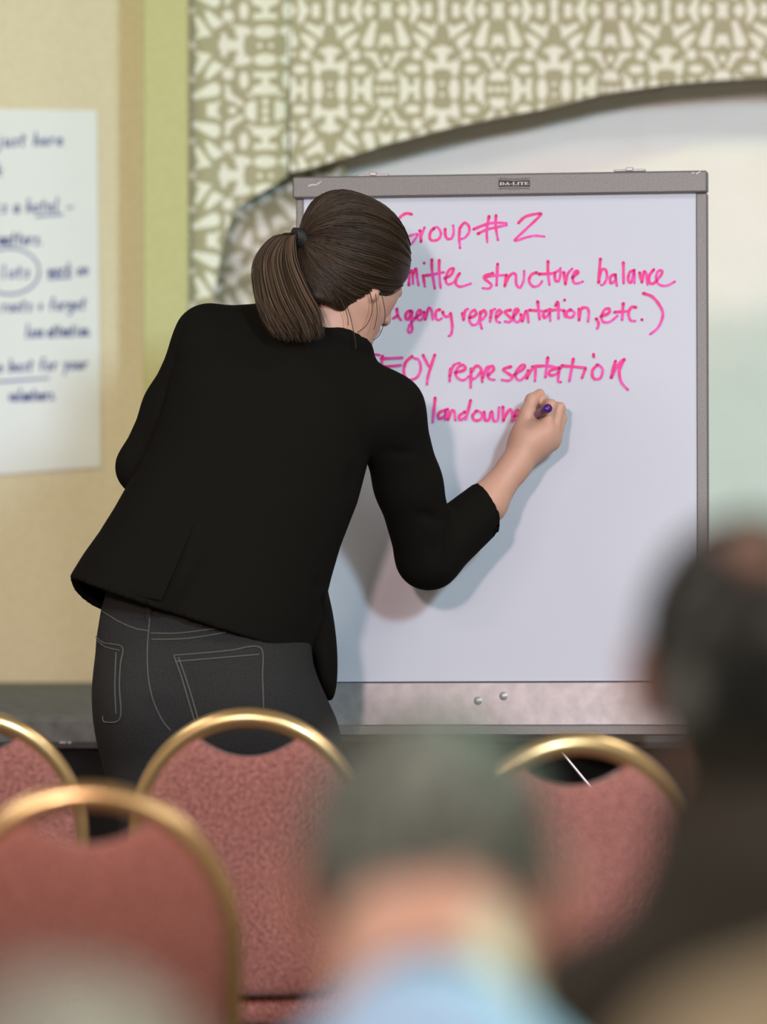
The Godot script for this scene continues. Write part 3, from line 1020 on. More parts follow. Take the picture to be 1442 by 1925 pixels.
func make_chair() -> Node3D:
	var t := thing("banquet_chair", "", "chair", Vector3.ZERO, 0.0, "rose and gold banquet chairs")
	var pts := PackedVector3Array()
	var rad := PackedFloat32Array()
	pts.append(Vector3(-0.170, 0.014, 0.27)); rad.append(0.011)
	pts.append(Vector3(-0.174, 0.22, 0.225)); rad.append(0.011)
	pts.append(Vector3(-0.176, 0.40, lean(0.40))); rad.append(0.011)
	pts.append(Vector3(-0.176, 0.55, lean(0.55))); rad.append(0.011)
	for i in 41:
		pts.append(hoop_pt(-1.0 + i / 20.0, 0.012))
		rad.append(0.0125 + 0.0035 * pow(cos((-1.0 + i / 20.0) * PI / 2), 2.0))
	for k in [3, 2, 1, 0]:
		pts.append(pts[k] * Vector3(-1, 1, 1)); rad.append(0.011)
	var st := st_new()
	tube(st, pts, rad, 14, Vector3(0, 0.16, 1).normalized(), 0.95)
	put(done(st), "back_frame", M.gold, t)
	# padded back: round like the hoop, top scooped out for the hand hole
	var out := PackedVector2Array()
	var cx := 0.0
	var cy := 0.62
	var ang0 := asin(0.078 / (CH_A - 0.02))
	for i in 33:
		var a := lerpf(ang0, PI / 2, i / 32.0)
		out.append(Vector2((CH_A - 0.02) * sin(a), CH_TOP - CH_B + (CH_B - 0.02) * cos(a)))
	for q in [[0.1655, 0.60], [0.163, 0.54], [0.158, 0.49], [0.148, 0.455], [0.130, 0.434], [0.10, 0.425], [0.05, 0.421], [0.0, 0.42]]:
		out.append(Vector2(q[0], q[1]))
	var n := out.size()
	for i in range(n - 2, -1, -1):
		out.append(Vector2(-out[i].x, out[i].y))
	for i in range(1, 12):   # the scoop, left to right
		var s := -1.0 + i / 6.0
		var ytop: float = out[0].y
		out.append(Vector2(0.078 * s, ytop - 0.030 * (1.0 - s * s)))
	st = st_new()
	st.set_smooth_group(1)
	var prof := [[1.0, 0.0], [0.995, 0.010], [0.965, 0.017], [0.90, 0.020], [0.6, 0.023], [0.25, 0.024], [0.0, 0.024]]
	var P := func(i, k, sgn):
		var o: Vector2 = out[i % out.size()]
		var x: float = cx + (o.x - cx) * prof[k][0]
		var y: float = cy + (o.y - cy) * prof[k][0]
		return Vector3(x, y, lean(y) + sgn * prof[k][1])
	for i in out.size():
		for k in prof.size() - 1:
			quad(st, P.call(i + 1, k, 1), P.call(i, k, 1), P.call(i, k + 1, 1), P.call(i + 1, k + 1, 1))
			quad(st, P.call(i, k, -1), P.call(i + 1, k, -1), P.call(i + 1, k + 1, -1), P.call(i, k + 1, -1))
	put(done(st), "back_cushion", M.rose, t)
	# seat: rounded square cushion, crowned
	st = st_new()
	st.set_smooth_group(1)
	var sq := []
	for i in 48:
		var a := TAU * i / 48.0
		var c := Vector2(cos(a), sin(a))
		var k := 1.0 / pow(pow(absf(c.x), 5.0) + pow(absf(c.y), 5.0), 0.2)
		sq.append(Vector2(c.x * k * 0.2, c.y * k * 0.2 - 0.02))
	var sp := [[0.0, 0.372], [0.93, 0.372], [0.985, 0.382], [1.0, 0.40], [0.985, 0.424], [0.94, 0.438], [0.8, 0.446], [0.4, 0.453], [0.0, 0.455]]
	for i in 48:
		for k in sp.size() - 1:
			var Q := func(ii, kk): return Vector3(sq[ii % 48].x * sp[kk][0], sp[kk][1], sq[ii % 48].y * sp[kk][0])
			quad(st, Q.call(i + 1, k), Q.call(i, k), Q.call(i, k + 1), Q.call(i + 1, k + 1))
	put(done(st), "seat_cushion", M.rose, t)
	st = st_new()
	var fr := PackedVector3Array()
	for q in [[-0.17, 0.19], [-0.172, 0.0], [-0.16, -0.17], [0.0, -0.185], [0.16, -0.17], [0.172, 0.0], [0.17, 0.19]]:
		fr.append(Vector3(q[0], 0.362, q[1]))
	tube(st, fr, 0.011, 8)
	put(done(st), "seat_frame", M.gold, t)
	for s in [-1, 1]:
		st = st_new()
		tube(st, PackedVector3Array([Vector3(s * 0.155, 0.365, -0.165), Vector3(s * 0.168, 0.18, -0.19), Vector3(s * 0.175, 0.014, -0.20)]), 0.011, 10)
		var leg := put(done(st), "leg", M.gold, t)
		st = st_new()
		lathe(st, [[0.0, 0.0], [0.014, 0.0], [0.014, 0.02], [0.011, 0.024]], Transform3D(Basis(), Vector3(s * 0.175, 0, -0.20)), 12)
		put(done(st), "glide", M.glide, leg)
		st = st_new()
		lathe(st, [[0.0, 0.0], [0.014, 0.0], [0.014, 0.02], [0.011, 0.024]], Transform3D(Basis(), Vector3(s * 0.170, 0, 0.27)), 12)
		put(done(st), "glide", M.glide, t)
	return t

func place_chair(x: float, z: float, turn: float, label: String) -> void:
	var c: Node3D = chair0
	if c == null:
		chair0 = make_chair()
		c = chair0
	else:
		c = chair0.duplicate()
		c.name = numbered("banquet_chair")
		add_child(c)
	# x and z are where the top of the back stands
	c.rotation.y = turn
	var off := Basis(Vector3.UP, turn) * Vector3(0, 0, lean(CH_TOP))
	c.position = Vector3(x - off.x, 0, z - off.z)
	c.set_meta("label", label)

func build_chairs() -> void:
	var q := at(466, 1335, 8.78)
	place_chair(q.x, q.z, deg_to_rad(-3), "rose banquet chair with gold hoop back standing right behind the presenter")
	q = at(165, 1478, 6.93)
	place_chair(q.x, q.z, deg_to_rad(2), "nearest empty rose banquet chair, its gold hoop overlapping the leftmost chair")
	q = at(-62, 1333, 8.78)
	place_chair(q.x, q.z, deg_to_rad(3), "leftmost rose banquet chair, cut off by the picture's left edge")
	q = at(1085, 1383, 8.06)
	place_chair(q.x, q.z, deg_to_rad(14), "rose banquet chair below the marker tray, partly hidden by two seated heads")

# ---------------------------------------------------------------- the presenter
# cloth lofted over rings along a leaning spine; each ring: height, left, right, half depth, middle depth
class Loft extends Field:
	var o: Vector3
	var ex: Vector3
	var ey: Vector3
	var ez: Vector3
	var rings := []
	var hem := false
	func base(p: Vector3) -> float:
		var q := p - o
		var t := q.dot(ey)
		var u := q.dot(ex)
		var w := q.dot(ez)
		var n := rings.size()
		var i := 0
		while i < n - 2 and t > rings[i + 1][0]:
			i += 1
		var a: Array = rings[i]
		var b: Array = rings[i + 1]
		var f: float = clampf((t - a[0]) / (b[0] - a[0]), 0.0, 1.0)
		var fs := f
		var l: float = lerpf(a[1], b[1], fs)
		var r: float = lerpf(a[2], b[2], fs)
		var rw: float = lerpf(a[3], b[3], fs)
		var wc: float = lerpf(a[4], b[4], fs)
		var ru := (r - l) * 0.5
		var qx := (u - (l + r) * 0.5) / ru
		var qy := (w - wc) / rw
		var k0 := sqrt(qx * qx + qy * qy)
		if k0 < 0.02:
			return -minf(ru, rw)
		var gx := qx / ru
		var gy := qy / rw
		var v := k0 * (k0 - 1.0) / sqrt(gx * gx + gy * gy)
		v = maxf(v, t - rings[n - 1][0])
		if not hem:
			v = maxf(v, rings[0][0] - t)
		return v

class Jacket extends Loft:
	var vent_top: Vector3
	var cuff_c: Vector3
	var cuff_n: Vector3
	var creases := []
	func after(p: Vector3, v: float) -> float:
		var q := p - o
		var t := q.dot(ey)
		var u := q.dot(ex)
		var w := q.dot(ez)      # + is towards the viewer (her back)
		# the back vent: the right half sinks in beside the flap
		if t < 0.19 and w > 0.0:
			var line := lerpf(-0.030, 0.012, clampf(t / 0.16, 0.0, 1.0))
			var e2 := (u - line - 0.012) / 0.018
			v += 0.012 * smoothstep(0.165, 0.02, t) * exp(-e2 * e2)
		if absf(v) > 0.03:
			return hem_cut(p, v, t, u, w)
		for c in creases:
			var pa: Vector3 = p - c[0]
			var h: float = clampf(pa.dot(c[1]) / c[1].length_squared(), 0.0, 1.0)
			var e: float = (pa - c[1] * h).length() / c[2]
			if e < 2.5:
				v += c[3] * exp(-e * e) * sin(PI * clampf(h, 0.05, 0.95))
		return hem_cut(p, v, t, u, w)
	func smax(a: float, b: float, k: float) -> float:
		var h := maxf(k - absf(a - b), 0.0) / k
		return maxf(a, b) + h * h * k * 0.25
	func hem_cut(p: Vector3, v: float, t: float, u: float, w: float) -> float:
		# hem: level behind, lower in front; hollow above it
		var front := smoothstep(0.02, -0.10, w)
		var side := clampf(u / 0.2, -1.0, 1.0)
		var cut := -0.055 * front - 0.02 * front * side
		if (p - cuff_c).length() > 0.2:
			var cave := maxf(v + 0.016, t - 0.055)
			v = maxf(v, -cave)
			v = smax(v, cut - t, 0.006)
		# sleeve end
		if (p - cuff_c).length() < 0.16 and t > 0.0:
			v = smax(v, (p - cuff_c).dot(cuff_n), 0.005)
		return v

class SkinField extends Field:
	var tone := Color(0.50, 0.26, 0.18)
	var spots := []          # [place, radius, colour]
	func color(p: Vector3) -> Color:
		var c := tone
		for s in spots:
			var e: float = (p - s[0]).length() / s[1]
			if e < 1.0:
				c = c.lerp(s[2], smoothstep(1.0, 0.55, e))
		return c

func basis_of(f: Vector3, u: Vector3) -> Basis:   # x her right, y up, z forward
	var r := f.cross(u).normalized()
	return Basis(r, u.normalized(), f.normalized())

func build_presenter() -> void:
	var S := 1125.0
	var w := thing("person", "woman in black blazer and dark jeans writing on the flip chart pad", "person", Vector3(at(400, 1300, 9.58).x, 0, at(400, 1300, 9.58).z))
	var off := w.position
	var into := func(o: MeshInstance3D): o.position = -off
	# ---------- jacket
	var J := Jacket.new()
	J.o = at(355, 1157, 9.60)
	J.ex = Vector3(0.951, -0.309, 0)
	J.ey = Vector3(0.309, 0.951, 0)
	J.ez = Vector3(0, 0, 1)
	J.hem = true
	for r in [[-110, -240, 240, .150, 0.0], [0, -236, 238, .150, 0.0], [50, -224, 238, .143, -.003], [97, -209, 237, .135, -.008], [150, -196, 233, .127, -.013], [210, -184, 231, .120, -.02], [300, -172, 236, .117, -.035], [370, -172, 232, .117, -.046], [423, -174, 222, .114, -.055], [480, -172, 212, .104, -.068], [530, -152, 190, .088, -.082], [570, -105, 140, .068, -.092], [600, -50, 90, .05, -.10], [622, 0, 45, .02, -.10]]:
		J.rings.append([r[0] / S, r[1] / S, r[2] / S, r[3], r[4]])
	var rs := at(728, 772, 9.69)
	var re := at(806, 1046, 9.80)
	var rc := at(922, 955, 9.83)
	var ls := at(392, 634, 9.69)
	var le := at(272, 878, 9.68)
	var lw := at(345, 985, 9.84)
	J.cone(at(600, 672, 9.69), rs, .052, .056, .05)
	J.cone(at(560, 655, 9.69), ls, .048, .052, .05)
	J.cone(rs, rs.lerp(re, .5), .060, .055, .03)
	J.cone(rs.lerp(re, .5), re, .055, .0545, .02)
	J.cone(re, at(985, 893, 9.855), .0545, .039, .015)
	J.cone(ls, ls.lerp(le, .55), .052, .049, .02)
	J.cone(ls.lerp(le, .55), le, .049, .046, .02)
	J.cone(le, lw, .046, .040, .015)
	# stand collar round the neck
	var cb := Basis(Vector3(.92, -.3, 0).normalized(), Vector3(.3, .92, -.25).normalized(), Vector3(0.07, 0.23, .97).normalized())
	J.ell(at(622, 640, 9.69), cb, Vector3(.074, .034, .068), .02)
	J.ell(at(640, 610, 9.69), cb, Vector3(.058, .050, .052), .004, true)
	# right front panel hanging open
	var fl := (at(626, 1310, 9.69) - at(604, 1110, 9.66)).normalized()
	J.ell(at(606, 1196, 9.68), Basis(fl.cross(Vector3.BACK).normalized(), fl, Vector3.BACK), Vector3(.023, .110, .050), .03)
	J.cuff_c = at(926, 962, 9.835)
	J.cuff_n = (Vector3(0.90, 0.50, -0.25)).normalized()
	J.cone(J.cuff_c + J.cuff_n * 0.03, J.cuff_c - J.cuff_n * 0.022, .033, .031, .004, true)
	for c in [[[600, 838], [700, 905], .012, .006], [[690, 855], [795, 852], .010, .004], [[640, 870], [690, 950], .014, .006], [[780, 960], [838, 985], .010, .006], [[838, 985], [845, 1080], .010, .005], [[800, 1000], [822, 1060], .009, .003], [[862, 985], [880, 1060], .010, .003], [[330, 655], [318, 705], .010, .006], [[318, 705], [292, 800], .008, .005], [[292, 800], [238, 915], .008, .004], [[255, 742], [300, 760], .009, .004], [[240, 848], [285, 830], .009, .004], [[355, 590], [330, 655], .007, .0035], [[770, 730], [720, 850], .007, .003], [[596, 1080], [600, 1120], .010, .006], [[600, 1120], [612, 1160], .008, .006]]:
		var a := at(c[0][0], c[0][1], 9.58)
		var b := at(c[1][0], c[1][1], 9.60)
		# lay the crease on the cloth
		var h0 := touch(J, c[0][0], c[0][1], 9.3, 9.9)
		var h1 := touch(J, c[1][0], c[1][1], 9.3, 9.9)
		if h0.size() and h1.size():
			a = h0[0]
			b = h1[0]
		J.creases.append([a, b - a, c[2], c[3]])
	var jm := nets(J, at(100, 1340, 9.6) - Vector3(0, 0, .05) + Vector3(0, 0, -.24), at(975, 540, 9.5) + Vector3(0, 0, .2), .0068)
	var jacket := put(jm, "jacket", M.jacket, w)
	into.call(jacket)
	# the overlapping left flap of the back vent
	var flap := func(i: int, j: int, thick: float) -> Vector3:
		var v := j / 24.0
		var x1 := lerpf(364, 304, v)
		var x := x1 - 75.0 * (1.0 - i / 16.0)
		var y := lerpf(985, 1128, v) - (x1 - x) * 0.17
		var h := touch(J, x, minf(y, 1119 - (x1 - x) * 0.17), 9.2, 9.7)
		var f := i / 16.0
		var lift := .0006 + .013 * f * f * v
		var p: Vector3 = h[0] if h.size() else at(x, y, 9.46)
		return p + Vector3(0, -maxf(0.0, y - (1119 - (x1 - x) * 0.17)) / 1140.0, lift - thick)
	put(grid(16, 24, func(i, j): return flap.call(i, 24 - j, 0.0), func(i, j): return Vector2(i, j), true), "vent_flap", M.jacket, jacket)
	var sm := {"princess_seam": [[[330, 700], [302, 800], [270, 888], [226, 985], [184, 1098]]], "armhole_seam": [[[358, 588], [338, 640], [326, 700]]]}
	for sname in sm:
		var ss := st_new()
		for s in sm[sname]:
			var l := []
			for q in s:
				l.append(Vector3(q[0], q[1], 0))
			var run := PackedVector3Array()
			for v in smooth_pts(l, 8):
				var h := touch(J, v.x, v.y, 9.2, 9.9)
				if h.size():
					run.append(h[0] - h[1] * 0.0002)
			if run.size() > 2:
				tube(ss, run, 0.0011, 5)
		put(done(ss), sname, M.seam, jacket)
	# ---------- jeans
	var T := Loft.new()
	T.o = at(400, 1300, 9.585)
	T.ex = Vector3.RIGHT
	T.ey = Vector3.UP
	T.ez = Vector3(0, 0, 1)
	for r in [[1470, 215, 625, .105, 0], [1440, 203, 634, .115, .0], [1400, 192, 632, .125, .004], [1350, 183, 620, .134, .006], [1300, 179, 606, .136, .006], [1250, 178, 590, .130, .002], [1200, 180, 584, .118, -.006], [1150, 188, 582, .106, -.012], [1105, 200, 572, .098, -.018], [1085, 206, 566, .096, -.02]]:
		T.rings.append([(1300 - r[0]) / 1130.0, (r[1] - 400) / 1130.0, (r[2] - 400) / 1130.0, r[3], r[4]])
	T.cone(at(298, 1400, 9.57), at(322, 1780, 9.56), .088, .058, .04)
	T.cone(at(322, 1780, 9.56), at(330, 2190, 9.60), .057, .042, .03)
	T.cone(at(532, 1400, 9.58), at(505, 1780, 9.57), .090, .058, .04)
	T.cone(at(505, 1780, 9.57), at(495, 2190, 9.62), .057, .042, .03)
	T.ell(at(262, 1318, 9.53), Basis(), Vector3(.066, .085, .085), .05)
	T.ell(at(458, 1330, 9.53), Basis(), Vector3(.105, .092, .092), .05)
	T.cone(at(300, 1330, 9.425), at(335, 1425, 9.43), .006, .010, .03, true)
	var tm := nets(T, at(140, 2215, 9.8) + Vector3(0, 0, -.02), at(680, 1078, 9.35), .0095)
	var jeans := put(tm, "jeans", M.jeans, w)
	into.call(jeans)
	var zz := func(zx, zy): return [100 + zx / 2.403, 1040 + zy / 2.403]
	var seams := {
		"centre_seam": [[437, 235, 437, 290, 432, 350, 425, 450, 430, 560, 450, 660, 490, 750, 530, 800]],
		"yoke_seam": [[222, 262, 300, 310, 370, 340, 432, 352], [440, 362, 560, 362, 680, 348, 780, 335], [445, 390, 600, 386, 780, 358]],
		"pocket_stitching": [[190, 372, 230, 405, 312, 425, 305, 500, 300, 600, 303, 745, 235, 762, 225, 735], [200, 395, 240, 425, 300, 440], [545, 462, 700, 450, 800, 440, 935, 428, 945, 560, 950, 700], [550, 490, 700, 478, 930, 458], [545, 462, 580, 560, 610, 660, 645, 775], [285, 450, 280, 600, 285, 725], [565, 470, 598, 560, 628, 655, 660, 765]],
	}
	for sname in seams:
		var st := st_new()
		var k := 0
		for s in seams[sname]:
			var l := []
			for i in range(0, s.size(), 2):
				var q: Array = zz.call(s[i], s[i + 1])
				l.append(Vector3(q[0], q[1], 0))
			var run := PackedVector3Array()
			for v in smooth_pts(l, 10):
				var h := touch(T, v.x, v.y, 9.2, 9.8)
				if h.size():
					run.append(h[0] + h[1] * 0.0008 - off)
			if run.size() > 2:
				tube(st, run, 0.0009, 5)
			k += 1
		put(done(st), sname, M.thread, jeans).position = off
	# waistband and belt loop
	var wb := st_new()
	var run2 := PackedVector3Array()
	for x in range(204, 420, 6):
		var h := touch(T, x, 1106 + (x - 204) * 0.16, 9.2, 9.8)
		if h.size():
			run2.append(h[0] + h[1] * 0.001)
	tube(wb, run2, 0.010, 6, Vector3(0, 1, .1), 1.0)
	put(done(wb), "waistband", M.jeans, jeans)
	var hb := touch(T, 281, 1150, 9.2, 9.8)
	if hb.size():
		var st := st_new()
		cbox(st, Vector3.ZERO, Vector3(.011, .044, .006), .002, Transform3D(Basis(Vector3(0, 0, 1), deg_to_rad(-4)), hb[0] + hb[1] * 0.003))
		put(done(st), "belt_loop", M.jeans, jeans)
	# ---------- shoes
	for q in [[330, 9.60], [495, 9.62]]:
		var F := Field.new()
		var a := at(q[0], 2200, q[1])
		a.y = 0.05
		F.cone(a + Vector3(0, .06, 0), a + Vector3(0, .0, 0), .045, .043, .02)
		F.cone(a + Vector3(.0, -.008, .02), a + Vector3(.03, -.018, -.15), .040, .030, .03)
		F.half(Vector3(0, 0.001, 0), Vector3.DOWN, .002)
		into.call(put(nets(F, a + Vector3(-.08, -.06, -.22), a + Vector3(.12, .14, .09), .008), "shoe", M.shoe, w))
	# ---------- body: head, neck, trunk, arms, right hand, one continuous skin
	var H := SkinField.new()
	H.tone = Color(0.56, 0.315, 0.225)
	var C := at(668, 503, 9.70)
	var hf := Vector3(.575, -.50, -.648).normalized()
	var hu := Vector3(.42, .84, -.276).normalized()
	var hb2 := basis_of(hf, hu)
	var hp := func(x, y, z): return C + hb2 * Vector3(x, y, z)   # right, up, forward
	H.ell(hp.call(0, .012, -.012), hb2, Vector3(.074, .088, .095), .01)
	H.ell(hp.call(0, -.03, .035), hb2, Vector3(.062, .085, .060), .03)
	H.cone(hp.call(.045, -.055, .015), hp.call(.016, -.098, .070), .018, .016, .03)
	H.cone(hp.call(-.045, -.055, .015), hp.call(-.016, -.098, .070), .018, .016, .03)
	H.cone(hp.call(0, -.097, .074), hp.call(0, -.103, .076), .016, .014, .02)
	H.cone(hp.call(0, .0, .094), hp.call(0, -.036, .113), .008, .011, .012)
	H.ell(hp.call(.012, -.042, .100), hb2, Vector3(.008, .007, .010), .006)
	H.ell(hp.call(-.012, -.042, .100), hb2, Vector3(.008, .007, .010), .006)
	H.cone(hp.call(-.018, -.066, .092), hp.call(.018, -.066, .092), .006, .006, .008)
	H.cone(hp.call(-.015, -.075, .091), hp.call(.015, -.075, .091), .006, .006, .008)
	for s in [-1.0, 1.0]:
		H.ell(hp.call(s * .032, .004, .090), hb2, Vector3(.016, .010, .012), .012, true)
		H.ell(hp.call(s * .031, .003, .078), hb2, Vector3(.013, .011, .012), .003)
		H.ell(hp.call(s * .068, -.020, -.002), hb2, Vector3(.008, .027, .015), .006)
		H.ell(hp.call(s * .071, -.046, .004), hb2, Vector3(.006, .009, .007), .006)
		H.ell(hp.call(s * .077, -.018, .001), hb2, Vector3(.005, .016, .008), .004, true)
		H.spots.append([hp.call(s * .031, .003, .090), .009, Color(.05, .035, .03)])
		H.spots.append([hp.call(s * .040, -.035, .080), .035, Color(.60, .28, .20)])
	H.spots.append([hp.call(0, -.070, .097), .018, Color(.48, .16, .14)])
	# neck and trunk inside the clothes
	H.cone(hp.call(0, -.045, -.02), at(608, 655, 9.69), .050, .054, .03)
	H.cone(at(608, 655, 9.69), at(480, 950, 9.64), .055, .085, .05)
	H.cone(at(480, 950, 9.64), at(395, 1330, 9.59), .085, .080, .05)
	H.cone(at(600, 675, 9.69), rs, .036, .038, .03)
	H.cone(at(580, 675, 9.69), ls, .034, .034, .03)
	H.cone(ls, le, .034, .030, .01)
	H.cone(rs, re, .040, .034, .01)
	H.cone(at(298, 1380, 9.57), at(322, 1780, 9.56), .06, .04, .03)
	H.cone(at(532, 1380, 9.58), at(505, 1780, 9.57), .06, .04, .03)
	H.cone(at(322, 1780, 9.56), at(330, 2180, 9.60), .04, .03, .03)
	H.cone(at(505, 1780, 9.57), at(495, 2180, 9.62), .04, .03, .03)
	H.cone(at(395, 1330, 9.59), at(298, 1380, 9.57), .08, .06, .03)
	H.cone(at(395, 1330, 9.59), at(532, 1380, 9.58), .08, .06, .03)
	var wr := at(968, 876, 9.862)
	H.cone(re, at(915, 945, 9.838), .036, .036, .01)
	H.cone(at(915, 945, 9.838), wr, .034, .0235, .01)
	var R := hand_field(H, wr)
	# left hand hanging in front of her, hidden by her side
	var lh := lw + Vector3(.06, -.05, -.05)
	H.cone(le, lw, .030, .024, .01)
	H.cone(lw, lh, .024, .028, .015)
	for i in 4:
		var b := lh + Vector3(.012 - .006 * i, -.010 - .008 * i, -.02 + .016 * i)
		H.chain([[b, .0095], [b + Vector3(.028, -.028, -.004), .009], [b + Vector3(.034, -.056, .0), .0075]], .006)
	H.chain([[lw + Vector3(.03, -.01, -.04), .011], [lh + Vector3(.02, .0, -.035), .010], [lh + Vector3(.045, -.015, -.035), .008]], .006)
	# mesh: coarse body with finer head and hand in the same mesh
	var st := SurfaceTool.new()
	var coarse := SkinField.new()
	coarse.tone = H.tone
	coarse.prims = H.prims
	coarse.spots = H.spots
	st.append_from(nets(coarse, at(560, 740, 9.85), at(800, 390, 9.52), .0044, true), 0, Transform3D())
	st.append_from(nets(coarse, at(880, 985, 9.99), at(1080, 715, 9.74), .0030, true), 0, Transform3D())
	var hidden := SkinField.new()
	hidden.tone = H.tone
	hidden.prims = H.prims
	st.append_from(nets(hidden, at(190, 2215, 9.95), at(880, 735, 9.45), .018, true), 0, Transform3D())
	into.call(put(st.commit(), "body", M.skin, w))
	# fingernail of the thumb
	build_hair(w, off, hb2, C, hp)
	# marker
	var mk := thing("marker", "purple capped marker held in the woman's right hand", "marker")
	var m0 := at(990, 792, 9.940)
	var m1 := at(1031, 767, 9.825)
	var dir := (m1 - m0).normalized()
	var sx := dir.cross(Vector3.UP).normalized()
	mk.position = m0
	var xf := Transform3D(Basis(sx, dir, sx.cross(dir)), Vector3.ZERO)
	var L := (m1 - m0).length()
	st = st_new()
	lathe(st, [[0.0, .018], [.0062, .018], [.0075, .022], [.0075, L - .022]], xf)
	put(done(st), "barrel", M.barrel, mk)
	st = st_new()
	lathe(st, [[.0078, L - .022], [.0078, L - .002], [.0070, L], [0.0, L]], xf)
	put(done(st), "end_plug", M.purple, mk)
	st = st_new()
	lathe(st, [[.0, .0], [.0022, .001], [.0032, .009], [.0045, .010], [.0055, .020]], xf)
	put(done(st), "nib", mat(rgb(190, 25, 110), .6), mk)

func hand_field(H: Field, wr: Vector3) -> int:
	H.cone(wr, at(998, 832, 9.872), .0240, .030, .02)
	H.cone(at(992, 826, 9.875), at(1026, 812, 9.872), .027, .021, .02)
	H.cone(at(1000, 838, 9.885), at(1034, 828, 9.888), .025, .019, .02)
	H.cone(at(985, 838, 9.88), at(990, 790, 9.89), .022, .015, .02)
	H.chain([[at(1027, 806, 9.868), .0120], [at(1036, 762, 9.878), .0098], [at(1024, 757, 9.910), .0085], [at(1008, 772, 9.938), .0072]], .005)
	H.chain([[at(1040, 812, 9.876), .0115], [at(1052, 767, 9.892), .0098], [at(1042, 764, 9.925), .0085], [at(1024, 778, 9.934), .0072]], .004)
	H.chain([[at(1044, 823, 9.886), .0110], [at(1056, 785, 9.910), .0092], [at(1046, 786, 9.93), .0082], [at(1030, 796, 9.938), .0070]], .004)
	H.chain([[at(1036, 834, 9.895), .0100], [at(1050, 806, 9.928), .0082], [at(1040, 806, 9.936), .0074], [at(1028, 812, 9.938), .0064]], .004)
	H.chain([[at(980, 826, 9.882), .0165], [at(992, 776, 9.888), .0125], [at(1000, 752, 9.898), .0108], [at(1015, 740, 9.912), .0086]], .007)
	return 0

